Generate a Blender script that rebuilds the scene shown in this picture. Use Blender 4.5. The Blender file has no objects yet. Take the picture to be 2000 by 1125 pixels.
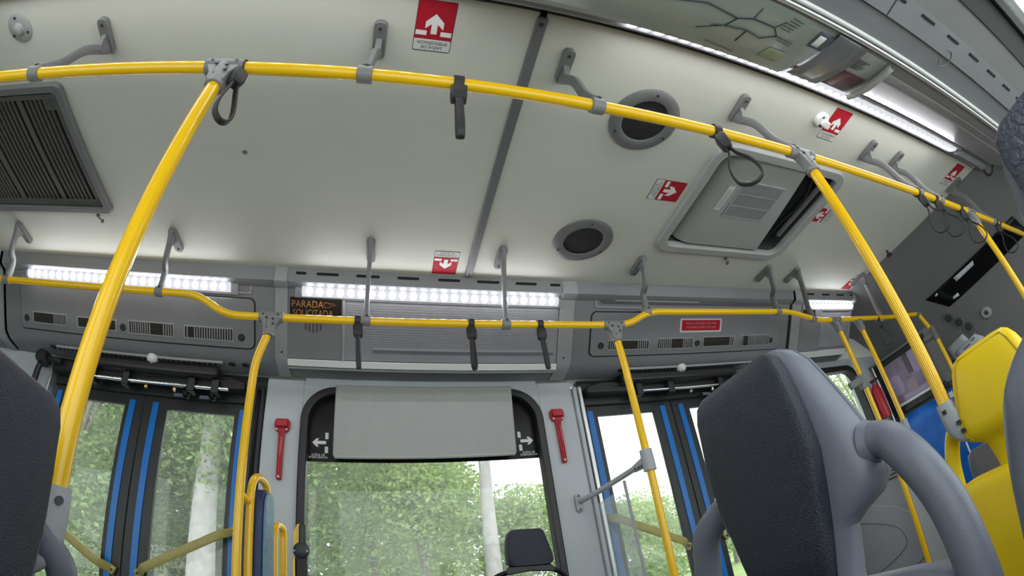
import bpy, bmesh, math, random
from mathutils import Vector, Matrix
rnd = random.Random(7)
SC = bpy.context.scene
COL = SC.collection
FZ = 0.8                      # all positions below are relative to the lens; the bus floor lies 0.8 m under it

# ------------------------------------------------------------------ camera (wide fisheye action camera)
YAW, PITCH, ROLL = 0.379319754, 0.630735475, -0.177227656
cam = bpy.data.cameras.new('camera')
cam.type = 'PANO'
cam.panorama_type = 'FISHEYE_LENS_POLYNOMIAL'
cam.sensor_width = 36.0
cam.fisheye_fov = math.radians(175)
K1, K3 = 1.07495608, -0.0385661606
cam.fisheye_polynomial_k0 = 0.0
cam.fisheye_polynomial_k1 = -K1 / 18.0
cam.fisheye_polynomial_k2 = 0.0
cam.fisheye_polynomial_k3 = -K3 / 18.0 ** 3
cam.fisheye_polynomial_k4 = 0.0
cam.shift_x = -48.4226 / 2000.0
cam.shift_y = -72.6507 / 2000.0
cam.clip_start = 0.01
cam_o = bpy.data.objects.new('camera', cam)
COL.objects.link(cam_o)
fw = Vector((math.sin(YAW) * math.cos(PITCH), math.cos(YAW) * math.cos(PITCH), math.sin(PITCH)))
rt = Vector((math.cos(YAW), -math.sin(YAW), 0))
up = rt.cross(fw)
r2 = rt * math.cos(ROLL) + up * math.sin(ROLL)
u2 = -rt * math.sin(ROLL) + up * math.cos(ROLL)
cam_o.matrix_world = Matrix(((r2.x, u2.x, -fw.x, 0), (r2.y, u2.y, -fw.y, 0), (r2.z, u2.z, -fw.z, 0), (0, 0, 0, 1)))
SC.camera = cam_o

# ------------------------------------------------------------------ sky (bright overcast) and exposure
world = bpy.data.worlds.new('overcast_sky')
SC.world = world
world.use_nodes = True
wn = world.node_tree
bg = wn.nodes['Background']
bg.inputs[0].default_value = (0.93, 0.97, 1.0, 1)
bg.inputs[1].default_value = 3.0
SC.view_settings.view_transform = 'Standard'
SC.view_settings.look = 'None'
SC.view_settings.gamma = 1.0
SC.view_settings.use_curve_mapping = False
SC.view_settings.exposure = 0.0
LED_POWER = 42.0

# ------------------------------------------------------------------ materials
MATS = {}
def mat(name, col, rough=0.5, metal=0.0, bump=0.0, bscale=60.0, var=0.0, vscale=3.0, emit=0.0, coat=0.0, spec=0.5):
    m = bpy.data.materials.new(name); m.use_nodes = True
    nt = m.node_tree; b = nt.nodes['Principled BSDF']
    b.inputs['Base Color'].default_value = (*col, 1)
    b.inputs['Roughness'].default_value = rough
    b.inputs['Metallic'].default_value = metal
    b.inputs['Specular IOR Level'].default_value = spec
    b.inputs['Coat Weight'].default_value = coat
    b.inputs['Coat Roughness'].default_value = 0.08
    tc = nt.nodes.new('ShaderNodeTexCoord')
    if var > 0:
        n = nt.nodes.new('ShaderNodeTexNoise'); n.inputs['Scale'].default_value = vscale; n.inputs['Detail'].default_value = 5
        nt.links.new(tc.outputs['Object'], n.inputs['Vector'])
        r = nt.nodes.new('ShaderNodeValToRGB')
        r.color_ramp.elements[0].position = 0.3; r.color_ramp.elements[1].position = 0.7
        r.color_ramp.elements[0].color = (*[c * (1 - var) for c in col], 1)
        r.color_ramp.elements[1].color = (*[min(1, c * (1 + var)) for c in col], 1)
        nt.links.new(n.outputs['Fac'], r.inputs['Fac']); nt.links.new(r.outputs['Color'], b.inputs['Base Color'])
    if bump > 0:
        n = nt.nodes.new('ShaderNodeTexNoise'); n.inputs['Scale'].default_value = bscale; n.inputs['Detail'].default_value = 3
        nt.links.new(tc.outputs['Object'], n.inputs['Vector'])
        bp = nt.nodes.new('ShaderNodeBump'); bp.inputs['Strength'].default_value = bump; bp.inputs['Distance'].default_value = 0.004
        nt.links.new(n.outputs['Fac'], bp.inputs['Height']); nt.links.new(bp.outputs['Normal'], b.inputs['Normal'])
    if emit > 0:
        b.inputs['Emission Color'].default_value = (*col, 1); b.inputs['Emission Strength'].default_value = emit
    MATS[name] = m
    return m
mat('ceiling_white', (0.575, 0.572, 0.505), 0.55, var=0.02, vscale=2, bump=0.05, bscale=8)
mat('cover_grey', (0.20, 0.20, 0.215), 0.42, var=0.05, vscale=4, bump=0.06, bscale=220)
mat('cover_light', (0.30, 0.30, 0.315), 0.42, var=0.04, vscale=4)
mat('ad_panel', (0.27, 0.27, 0.30), 0.28, var=0.06, vscale=9, bump=0.05, bscale=30)
mat('seam_grey', (0.14, 0.14, 0.145), 0.5)
mat('pillar_grey', (0.46, 0.485, 0.525), 0.45, var=0.03, vscale=3)
mat('blind_grey', (0.33, 0.335, 0.33), 0.6, var=0.03, vscale=14)
mat('yellow_paint', (0.88, 0.51, 0.002), 0.25, coat=0.2)
mat('yellow_plastic', (0.80, 0.56, 0.004), 0.38, var=0.05, vscale=5, bump=0.03, bscale=90)
mat('yellow_groove', (0.45, 0.31, 0.004), 0.5)
mat('olive_bar', (0.42, 0.36, 0.115), 0.45, var=0.08, vscale=18)
mat('olive_letters', (0.52, 0.46, 0.16), 0.5)
mat('joint_grey', (0.20, 0.20, 0.195), 0.5, var=0.04, vscale=12, bump=0.05, bscale=180)
mat('bracket_grey', (0.15, 0.15, 0.148), 0.48, var=0.04, vscale=10)
mat('clamp_grey', (0.36, 0.37, 0.40), 0.45, var=0.04, vscale=10, bump=0.05, bscale=180)
mat('screw_dark', (0.03, 0.03, 0.032), 0.5)
mat('strap_black', (0.020, 0.018, 0.020), 0.6, bump=0.15, bscale=300)
mat('black_plastic', (0.014, 0.014, 0.016), 0.42, var=0.1, vscale=6)
mat('black_gloss', (0.006, 0.006, 0.007), 0.25, spec=0.2)
mat('dark_void', (0.010, 0.010, 0.010), 0.9)
mat('vent_brown', (0.026, 0.020, 0.016), 0.85)
mat('speaker_mesh', (0.012, 0.012, 0.013), 0.8, bump=0.5, bscale=500)
mat('aluminium', (0.62, 0.62, 0.63), 0.35, metal=0.85)
mat('white_trim', (0.66, 0.665, 0.67), 0.35)
mat('white_plastic', (0.72, 0.72, 0.70), 0.4)
mat('chrome', (0.75, 0.75, 0.76), 0.15, metal=1.0)
mat('door_black', (0.018, 0.018, 0.021), 0.4, var=0.1, vscale=8)
mat('door_blue', (0.0, 0.16, 0.56), 0.32)
mat('blue_sheet', (0.005, 0.13, 0.55), 0.4, var=0.25, vscale=7, bump=0.4, bscale=12)
mat('sticker_red', (0.40, 0.010, 0.024), 0.6, spec=0.2)
mat('sticker_white', (0.62, 0.62, 0.60), 0.5)
mat('print_black', (0.03, 0.03, 0.03), 0.6)
mat('print_white', (0.75, 0.75, 0.73), 0.6)
mat('print_pink', (0.62, 0.25, 0.27), 0.6)
mat('hammer_red', (0.40, 0.008, 0.02), 0.38)
mat('seat_leather', (0.018, 0.021, 0.036), 0.5, bump=0.6, bscale=420, var=0.12, vscale=40)
mat('seat_grain', (0.050, 0.056, 0.082), 0.45, bump=1.0, bscale=170, var=0.2, vscale=140)
mat('seat_shell', (0.145, 0.152, 0.20), 0.4, bump=0.12, bscale=350, var=0.05, vscale=8)
mat('seat_seam', (0.05, 0.052, 0.065), 0.6)
mat('navy_pad', (0.012, 0.025, 0.10), 0.45, var=0.3, vscale=24)
mat('navy_pad_lit', (0.13, 0.23, 0.34), 0.45, var=0.2, vscale=24)  # backrest board's window-lit face: the light is put into a lighter blue
mat('floor_grey', (0.10, 0.10, 0.105), 0.7, var=0.15, vscale=30)
mat('front_grey', (0.165, 0.165, 0.165), 0.55, var=0.05, vscale=3, bump=0.05, bscale=12)
mat('housing_grey', (0.30, 0.302, 0.32), 0.5, var=0.04, vscale=6)
mat('paper', (0.60, 0.64, 0.68), 0.6)
mat('map_paper', (0.30, 0.335, 0.30), 0.32, var=0.06, vscale=6)
mat('map_line', (0.03, 0.035, 0.045), 0.6)
mat('map_green', (0.27, 0.32, 0.19), 0.5)
mat('poster_grey', (0.33, 0.335, 0.33), 0.35)
mat('emblem_blue', (0.07, 0.085, 0.12), 0.5)
mat('poster_purple', (0.10, 0.035, 0.06), 0.3, var=0.5, vscale=30)
mat('poster_lilac', (0.23, 0.18, 0.27), 0.35, var=0.25, vscale=8)
mat('lilac_light', (0.36, 0.29, 0.46), 0.35)
mat('lilac_pink', (0.34, 0.23, 0.30), 0.35)
mat('lilac_dark', (0.10, 0.085, 0.11), 0.35)
mat('film', (0.16, 0.16, 0.175), 0.22, var=0.1, vscale=10)
mat('display_black', (0.006, 0.005, 0.006), 0.3)
mat('amber', (0.34, 0.14, 0.035), 0.5, emit=0.03)
mat('hatch_cover', (0.36, 0.365, 0.35), 0.5, var=0.03, vscale=5)
mat('hatch_frame', (0.36, 0.36, 0.35), 0.5, var=0.03, vscale=5)
mat('hatch_dark', (0.05, 0.052, 0.055), 0.6)
mat('grille_olive', (0.085, 0.085, 0.075), 0.6, var=0.06, vscale=6)
mat('bark', (0.20, 0.175, 0.15), 0.9, var=0.3, vscale=9, bump=0.6, bscale=20)
mat('pale_bark', (0.36, 0.34, 0.335), 0.9, var=0.2, vscale=5, bump=0.5, bscale=14)
mat('grass', (0.28, 0.38, 0.12), 0.9, var=0.25, vscale=1.2)
mat('asphalt', (0.28, 0.28, 0.285), 0.9, var=0.1, vscale=2)
mat('concrete', (0.55, 0.55, 0.54), 0.85, var=0.1, vscale=3)
mat('white_wall', (0.70, 0.70, 0.68), 0.8, var=0.05, vscale=2)

def emitter(name, col, s):
    m = bpy.data.materials.new(name); m.use_nodes = True; nt = m.node_tree; nt.nodes.clear()
    e = nt.nodes.new('ShaderNodeEmission'); e.inputs[0].default_value = (*col, 1); e.inputs[1].default_value = s
    o = nt.nodes.new('ShaderNodeOutputMaterial'); nt.links.new(e.outputs[0], o.inputs[0]); MATS[name] = m
emitter('led_glow', (0.93, 0.95, 1.0), LED_POWER)
emitter('led_diffuser', (0.90, 0.92, 1.0), LED_POWER * 0.02)

def glassmat(name, tint, refl, dust):
    m = bpy.data.materials.new(name); m.use_nodes = True; nt = m.node_tree; nt.nodes.clear()
    t = nt.nodes.new('ShaderNodeBsdfTransparent'); t.inputs[0].default_value = (*tint, 1)
    d = nt.nodes.new('ShaderNodeBsdfTranslucent'); d.inputs[0].default_value = (0.8, 0.82, 0.8, 1)
    g = nt.nodes.new('ShaderNodeBsdfGlossy'); g.inputs['Roughness'].default_value = 0.03
    lw = nt.nodes.new('ShaderNodeLayerWeight'); lw.inputs['Blend'].default_value = 0.5
    pw = nt.nodes.new('ShaderNodeMath'); pw.operation = 'POWER'; pw.inputs[1].default_value = 4.0
    nt.links.new(lw.outputs['Facing'], pw.inputs[0])
    ma = nt.nodes.new('ShaderNodeMath'); ma.operation = 'MULTIPLY_ADD'; ma.inputs[1].default_value = 0.2 * refl; ma.inputs[2].default_value = 0.025 * refl
    nt.links.new(pw.outputs[0], ma.inputs[0])
    tc = nt.nodes.new('ShaderNodeTexCoord'); no = nt.nodes.new('ShaderNodeTexNoise'); no.inputs['Scale'].default_value = 5.0; no.inputs['Detail'].default_value = 6
    nt.links.new(tc.outputs['Object'], no.inputs['Vector'])
    du = nt.nodes.new('ShaderNodeMath'); du.operation = 'MULTIPLY'; du.inputs[1].default_value = dust * 2
    nt.links.new(no.outputs['Fac'], du.inputs[0])
    x0 = nt.nodes.new('ShaderNodeMixShader'); x = nt.nodes.new('ShaderNodeMixShader'); o = nt.nodes.new('ShaderNodeOutputMaterial')
    nt.links.new(du.outputs[0], x0.inputs[0]); nt.links.new(t.outputs[0], x0.inputs[1]); nt.links.new(d.outputs[0], x0.inputs[2])
    nt.links.new(ma.outputs[0], x.inputs[0]); nt.links.new(x0.outputs[0], x.inputs[1]); nt.links.new(g.outputs[0], x.inputs[2])
    nt.links.new(x.outputs[0], o.inputs[0]); MATS[name] = m
glassmat('window_glass', (0.93, 0.96, 0.93), 1.0, 0.06)
glassmat('clear_plastic', (0.92, 0.94, 0.96), 1.2, 0.24)

def leafmat(name, c1, c2):
    m = mat(name, c1, 0.6, spec=0.3)
    nt = m.node_tree; b = nt.nodes['Principled BSDF']
    g = nt.nodes.new('ShaderNodeNewGeometry'); r = nt.nodes.new('ShaderNodeValToRGB')
    r.color_ramp.elements[0].color = (*c1, 1); r.color_ramp.elements[1].color = (*c2, 1)
    nt.links.new(g.outputs['Random Per Island'], r.inputs['Fac']); nt.links.new(r.outputs['Color'], b.inputs['Base Color'])
    t = nt.nodes.new('ShaderNodeBsdfTranslucent'); nt.links.new(r.outputs['Color'], t.inputs['Color'])
    x = nt.nodes.new('ShaderNodeMixShader'); x.inputs[0].default_value = 0.45
    nt.links.new(b.outputs[0], x.inputs[1]); nt.links.new(t.outputs[0], x.inputs[2])
    nt.links.new(x.outputs[0], nt.nodes['Material Output'].inputs[0])
leafmat('leaf_mid', (0.14, 0.22, 0.08), (0.34, 0.44, 0.18))
leafmat('leaf_light', (0.24, 0.34, 0.11), (0.52, 0.62, 0.26))
leafmat('leaf_dark', (0.08, 0.14, 0.06), (0.20, 0.28, 0.13))

# ------------------------------------------------------------------ helpers
def props(o, label=None, cat=None, group=None, kind=None):
    if label: o['label'] = label
    if cat: o['category'] = cat
    if group: o['group'] = group
    if kind: o['kind'] = kind
    return o
def thing(name, label, cat, loc, group=None, kind=None):
    o = bpy.data.objects.new(name, None); COL.objects.link(o)
    o.empty_display_size = 0.05
    o.location = loc
    return props(o, label, cat, group, kind)
def wloc(o):
    v = Vector((0, 0, 0))
    while o is not None:
        v += Vector(o.location); o = o.parent
    return v
class MB:
    def __init__(s): s.v = []; s.f = []
    def add(s, vs, fs):
        n = len(s.v); s.v += [tuple(p) for p in vs]; s.f += [tuple(i + n for i in f) for f in fs]; return s
    def box(s, c, d, ax=None):
        ax = ax or (Vector((1, 0, 0)), Vector((0, 1, 0)), Vector((0, 0, 1)))
        c = Vector(c)
        vs = [c + ax[0] * (d[0] / 2 * i) + ax[1] * (d[1] / 2 * j) + ax[2] * (d[2] / 2 * k) for i in (-1, 1) for j in (-1, 1) for k in (-1, 1)]
        return s.add(vs, [(0, 1, 3, 2), (4, 6, 7, 5), (0, 4, 5, 1), (2, 3, 7, 6), (0, 2, 6, 4), (1, 5, 7, 3)])
    def bx(s, x0, x1, y0, y1, z0, z1):
        return s.box(((x0 + x1) / 2, (y0 + y1) / 2, (z0 + z1) / 2), (x1 - x0, y1 - y0, z1 - z0))
    def ext(s, pts, f, w0, w1):                                   # extruded outline
        n = len(pts)
        vs = [f(u, v, w0) for u, v in pts] + [f(u, v, w1) for u, v in pts]
        fs = [tuple(range(n - 1, -1, -1)), tuple(range(n, 2 * n))] + [(i, (i + 1) % n, n + (i + 1) % n, n + i) for i in range(n)]
        return s.add(vs, fs)
    def ring(s, po, pi, f, w0, w1):                               # outline with an opening
        n = len(po)
        vs = [f(u, v, w0) for u, v in po] + [f(u, v, w1) for u, v in po] + [f(u, v, w0) for u, v in pi] + [f(u, v, w1) for u, v in pi]
        fs = []
        for i in range(n):
            j = (i + 1) % n
            fs += [(i, j, n + j, n + i), (2 * n + i, 3 * n + i, 3 * n + j, 2 * n + j), (n + i, n + j, 3 * n + j, 3 * n + i), (i, 2 * n + i, 2 * n + j, j)]
        return s.add(vs, fs)
    def tube(s, path, r, seg=14, cap=True, flat=None):            # swept round (or flattened) bar; r may be a list
        P = [Vector(p) for p in path]; n = len(P)
        R = r if isinstance(r, (list, tuple)) else [r] * n
        T = [(P[min(i + 1, n - 1)] - P[max(i - 1, 0)]).normalized() for i in range(n)]
        a = Vector((0, 0, 1)) if abs(T[0].z) < 0.9 else Vector((1, 0, 0))
        if flat: a = Vector(flat[2])
        N = (a - T[0] * a.dot(T[0])).normalized()
        vs = []
        for i in range(n):
            N = (N - T[i] * N.dot(T[i])).normalized(); B = T[i].cross(N)
            fa, fb = (flat[0], flat[1]) if flat else (1, 1)
            for k in range(seg):
                t = 2 * math.pi * k / seg
                if flat:
                    c, q = math.cos(t), math.sin(t)
                    c = math.copysign(abs(c) ** 0.5, c); q = math.copysign(abs(q) ** 0.5, q)
                else: c, q = math.cos(t), math.sin(t)
                vs.append(P[i] + (N * (c * fa) + B * (q * fb)) * R[i])
        fs = [(i * seg + k, i * seg + (k + 1) % seg, (i + 1) * seg + (k + 1) % seg, (i + 1) * seg + k) for i in range(n - 1) for k in range(seg)]
        if cap: fs += [tuple(range(seg - 1, -1, -1)), tuple((n - 1) * seg + k for k in range(seg))]
        return s.add(vs, fs)
    def disc(s, c, ax, r, h, seg=24, r2=None):                    # short cylinder / cone along ax
        c = Vector(c); ax = Vector(ax).normalized()
        return s.tube([c, c + ax * h], [r, r2 if r2 is not None else r], seg)
    def lathe(s, c, ax, prof, seg=28):                            # (radius, height) profile about an axis
        c = Vector(c); ax = Vector(ax).normalized()
        a = Vector((1, 0, 0)) if abs(ax.x) < 0.9 else Vector((0, 1, 0))
        N = (a - ax * a.dot(ax)).normalized(); B = ax.cross(N); n = len(prof)
        vs = [c + ax * h + (N * math.cos(2 * math.pi * k / seg) + B * math.sin(2 * math.pi * k / seg)) * max(r, 1e-5) for r, h in prof for k in range(seg)]
        fs = [(i * seg + k, i * seg + (k + 1) % seg, (i + 1) * seg + (k + 1) % seg, (i + 1) * seg + k) for i in range(n - 1) for k in range(seg)]
        return s.add(vs, fs)
    def loft(s, secs, cap=True):
        n = len(secs[0]); vs = [p for q in secs for p in q]
        fs = [(i * n + k, i * n + (k + 1) % n, (i + 1) * n + (k + 1) % n, (i + 1) * n + k) for i in range(len(secs) - 1) for k in range(n)]
        if cap: fs += [tuple(range(n - 1, -1, -1)), tuple((len(secs) - 1) * n + k for k in range(n))]
        return s.add(vs, fs)
    def sheet(s, rows):                                           # open grid
        n = len(rows[0]); vs = [p for q in rows for p in q]
        return s.add(vs, [(i * n + k, i * n + k + 1, (i + 1) * n + k + 1, (i + 1) * n + k) for i in range(len(rows) - 1) for k in range(n - 1)])
    def build(s, name, m, parent=None, smooth=True, bevel=0.0, seg=2, label=None, origin=None):
        base = wloc(parent) if parent is not None else Vector(origin or (0, 0, 0))
        me = bpy.data.meshes.new(name)
        me.from_pydata([tuple(Vector(p) - base) for p in s.v], [], s.f)
        bm = bmesh.new(); bm.from_mesh(me)
        bmesh.ops.recalc_face_normals(bm, faces=bm.faces)
        bm.to_mesh(me); bm.free()
        me.materials.append(MATS[m])
        if smooth:
            me.polygons.foreach_set('use_smooth', [True] * len(me.polygons))
            me.set_sharp_from_angle(angle=math.radians(38))
        o = bpy.data.objects.new(name, me); COL.objects.link(o)
        if parent is not None: o.parent = parent
        else: o.location = base
        if bevel > 0:
            md = o.modifiers.new('bevel', 'BEVEL'); md.width = bevel; md.segments = seg; md.limit_method = 'ANGLE'; md.angle_limit = math.radians(40)
        if label: o['label'] = label
        return o
def inst(src, name, parent, wpos, rot=None):                      # another object sharing the mesh of src (src mesh is local to 0)
    o = bpy.data.objects.new(name, src); COL.objects.link(o); o.parent = parent
    o.location = Vector(wpos) - wloc(parent)
    if rot: o.rotation_euler = rot
    return o
def mesh_only(mb, m, smooth=True):
    o = mb.build('tmp_shape', m, None, smooth); me = o.data; bpy.data.objects.remove(o); return me
def rrect(cx, cy, w, h, r, n=6):
    out = []
    for (sx, sy, a0) in ((1, 1, 0), (-1, 1, 90), (-1, -1, 180), (1, -1, 270)):
        for k in range(n + 1):
            a = math.radians(a0 + 90 * k / n)
            out.append((cx + sx * (w / 2 - r) + r * math.cos(a), cy + sy * (h / 2 - r) + r * math.sin(a)))
    return out
def fillet(pts, r, n=6):
    P = [Vector(p) for p in pts]; out = [P[0]]
    for i in range(1, len(P) - 1):
        a, b = (P[i - 1] - P[i]), (P[i + 1] - P[i]); rr = min(r, a.length * 0.49, b.length * 0.49)
        A = P[i] + a.normalized() * rr; B = P[i] + b.normalized() * rr
        for k in range(n + 1):
            t = k / n; out.append(A * (1 - t) ** 2 + P[i] * 2 * t * (1 - t) + B * t * t)
    out.append(P[-1]); return out
def spline(pts, n=6):
    P = [Vector(p) for p in pts]; out = []
    for i in range(len(P) - 1):
        p0, p1, p2, p3 = P[max(i - 1, 0)], P[i], P[i + 1], P[min(i + 2, len(P) - 1)]
        for k in range(n):
            t = k / n
            out.append(0.5 * ((2 * p1) + (p2 - p0) * t + (2 * p0 - 5 * p1 + 4 * p2 - p3) * t * t + (3 * p1 - p0 - 3 * p2 + p3) * t ** 3))
    out.append(P[-1]); return out
fX = lambda u, v, w: (w, u, v)      # outline in Y,Z swept along X
fY = lambda u, v, w: (u, w, v)      # outline in X,Z swept along Y
fZ = lambda u, v, w: (u, v, w)      # outline in X,Y swept along Z
# sloping face of the far cove cover: x along the bus, s down the slope, h proud of it
SD = Vector((0, 0.631, -0.775)); SN = Vector((0, -0.775, -0.631)); S0 = Vector((0, 2.13, 1.402))
def fS(x, s, h): return S0 + Vector((x, 0, 0)) + SD * s + SN * h
YC = 2.57                           # near Y = YC - far Y
def fN(x, s, h):
    p = fS(x, s, h); return Vector((p.x, YC - p.y, p.z))
# bulging sheets of the near side
BA = Vector((0, 0.19, 1.135)); BD = Vector((0, 0.26, 0.145)).normalized(); BN = Vector((0, BD.z, -BD.y))
def fB(x, s, h):
    sag = 0.02 * math.sin(math.pi * min(1, max(0, s / 0.3)))
    return BA + Vector((x, 0, 0)) + BD * s + BN * (h + sag)

_tx = {}
def text_faces(txt):
    if txt not in _tx:
        c = bpy.data.curves.new('lettering', 'FONT'); c.body = txt; c.align_x = 'CENTER'; c.align_y = 'CENTER'; c.resolution_u = 3
        o = bpy.data.objects.new('lettering', c); COL.objects.link(o)
        dg = bpy.context.evaluated_depsgraph_get(); dg.update()
        me = o.evaluated_get(dg).to_mesh()
        _tx[txt] = ([tuple(v.co) for v in me.vertices], [tuple(p.vertices) for p in me.polygons])
        bpy.data.objects.remove(o); bpy.data.curves.remove(c)
    return _tx[txt]
def text(mb, txt, size, org, r, u, n, off=0.0008, sx=1.0):
    vs, fs = text_faces(txt); org, r, u, n = Vector(org), Vector(r), Vector(u), Vector(n)
    mb.add([org + r * (x * size * sx) + u * (y * size) + n * off for x, y, z in vs], fs)

HC = 1.5                            # ceiling height above the lens
# ================================================================== STRUCTURE
MB().bx(-4.2, 6.0, -0.22, 2.66, -FZ - 0.06, -FZ).build('floor', 'floor_grey', None, smooth=False)['kind'] = 'structure'
ceil = thing('ceiling', None, None, (0, 1.3, HC), kind='structure')
MB().bx(-4.2, 0.395, 0.56, 2.03, HC, HC + 0.02).build('ceiling_panel', 'ceiling_white', ceil, smooth=False)
# the panel ahead of the joint has the roof-hatch opening
HX0, HX1, HY0, HY1 = 1.40, 2.25, 0.965, 1.635
po = [(0.421, 0.56), (3.52, 0.56), (3.52, 2.03), (0.421, 2.03)]; pi_ = [(HX0, HY0), (HX1, HY0), (HX1, HY1), (HX0, HY1)]
MB().ring(po, pi_, fZ, HC, HC + 0.02).build('ceiling_panel', 'ceiling_white', ceil, smooth=False)
js = MB().bx(0.388, 0.428, 0.575, 2.012, HC - 0.010, HC + 0.005).build('joint_strip', 'seam_grey', ceil, bevel=0.004)
for y in (0.60, 1.99):
    MB().disc((0.408, y, HC - 0.0125), (0, 0, 1), 0.008, 0.004, 10).build('screw', 'screw_dark', js)

# far wall of pillars and sills round the two doors and the windows
wf = thing('wall_far', None, None, (0, 2.55, -FZ), kind='structure')
def wbox(x0, x1, z0, z1, m='pillar_grey', y0=2.52, y1=2.63, name='wall_panel', bevel=0.006):
    return MB().bx(x0, x1, y0, y1, z0, z1).build(name, m, wf, bevel=bevel)
wbox(-0.685, -0.47, -FZ, 1.10, name='pillar'); wbox(0.868, 1.085, -FZ, 1.10, name='pillar')
wbox(-0.47, 0.868, -FZ, -0.42); wbox(-0.47, 0.868, 1.06, 1.12)
wbox(2.50, 2.92, -FZ, 1.12); wbox(2.92, 3.83, -FZ, 0.05); wbox(2.92, 3.83, 1.04, 1.12); wbox(3.83, 6.0, -FZ, 1.12)
wbox(-2.45, -2.14, -FZ, 1.12, name='pillar'); wbox(-4.2, -2.45, -FZ, -0.35); wbox(-4.2, -2.45, 1.02, 1.12)
for x in (1.098, 1.132):
    wbox(x - 0.012, x + 0.012, -FZ, 1.06, 'aluminium' if x > 1.1 else 'pillar_grey', 2.50, 2.63, 'door_post', 0.004)
wbox(-2.135, -2.112, -FZ, 1.03, 'aluminium', 2.50, 2.63, 'door_post', 0.004)
wbox(-0.765, -0.69, -FZ, 1.05, 'black_plastic', 2.52, 2.63, 'door_post', 0.01)
wbox(-0.735, -0.715, -FZ, 1.03, 'black_gloss', 2.495, 2.52, 'door_seal', 0.008)
wbox(1.147, 1.168, -FZ, 1.0, 'black_plastic', 2.54, 2.63, 'door_post', 0.004)
# black lintel behind the door gear
wbox(-2.14, -0.69, 0.955, 1.14, 'black_plastic', 2.56, 2.63, 'lintel'); wbox(1.147, 2.50, 0.955, 1.14, 'black_plastic', 2.56, 2.63, 'lintel')
# near wall (behind and beside the camera)
wn_ = thing('wall_near', None, None, (0, -0.22, -FZ), kind='structure')
def nbox(x0, x1, z0, z1, m='front_grey', y0=-0.28, y1=-0.215):
    MB().bx(x0, x1, y0, y1, z0, z1).build('wall_panel', m, wn_, bevel=0.005)
nbox(-4.2, 6.0, -FZ, -0.15); nbox(-4.2, 6.0, 1.06, 1.14, 'black_plastic')
for a, b in ((-4.2, -3.9), (-2.45, -2.3), (-0.75, -0.6), (4.3, 6.0)): nbox(a, b, -0.15, 1.06, 'black_plastic')
MB().bx(-4.26, -4.2, -0.28, 2.64, -FZ, 1.55).build('wall_rear_light_block', 'front_grey', None, smooth=False)['kind'] = 'structure'  # unseen end wall, added to keep sky light out; the bus runs on

# front dome and bulkhead: sloping panel from the ceiling edge down to the wind-screen header
DP = [(3.52, 1.5), (3.80, 1.43), (4.10, 1.305), (4.24, 1.20), (4.35, 1.08), (4.42, 0.92), (4.47, 0.72), (4.50, 0.45), (4.52, 0.30)]
wfr = thing('wall_front', None, None, (4.5, 1.3, -FZ), kind='structure')
fD = lambda u, v, w: (u, w, v)
prof = DP + [(a + 0.03, b + 0.02) for a, b in reversed(DP)]
MB().ext(prof, fD, -0.22, 2.64).build('dome_panel', 'front_grey', wfr)
MB().bx(4.52, 4.58, -0.2, 1.5, -FZ, 0.32).build('lower_panel', 'front_grey', wfr)
MB().tube([(3.515, 0.56, HC - 0.004), (3.515, 2.02, HC - 0.004)], 0.008, 8).build('edge_bead', 'bracket_grey', wfr)
def dome(x_over_y, z_over_x):        # where a sight line of these slopes meets the dome
    for (a, b), (c, d) in zip(DP, DP[1:]):
        g0, g1 = b / a, d / c
        if g1 <= z_over_x <= g0:
            k = (b - z_over_x * a) / ((b - z_over_x * a) - (d - z_over_x * c)) if abs((b - z_over_x * a) - (d - z_over_x * c)) > 1e-9 else 0
            X = a + (c - a) * k; Z = b + (d - b) * k
            t = Vector((c - a, 0, d - b)).normalized(); nn = Vector((t.z, 0, -t.x))
            return Vector((X, X * x_over_y, Z)), t, nn
    raise ValueError(z_over_x)

# ================================================================== COVE COVERS
CP = [(2.02, 1.5), (2.05, 1.436), (2.075, 1.428), (2.105, 1.428), (2.13, 1.402), (2.185, 1.335), (2.26, 1.243), (2.335, 1.15), (2.39, 1.125), (2.51, 1.112)]
CB = [(2.53, 1.14), (2.53, 1.53), (2.02, 1.53)]
def cove(name, label, x0, x1, near=False, cat='cover', m='cover_grey', pts=None):
    prof = (pts or CP) + CB
    if near: prof = [(YC - a, b) for a, b in prof]
    t = thing(name, label, cat, ((x0 + x1) / 2, 2.2 if not near else 0.35, 1.3))
    MB().ext(prof, fX, x0, x1).build('shell', m, t)
    return t
def rib(t, x0, x1, near=False, h=0.012):
    pp = [(a - 0.775 * h if i else a, b - 0.631 * h if i else b) for i, (a, b) in enumerate(CP)] + CB
    if near: pp = [(YC - a, b) for a, b in pp]
    MB().ext(pp, fX, x0, x1).build('end_rib', 'cover_light', t)

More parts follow.
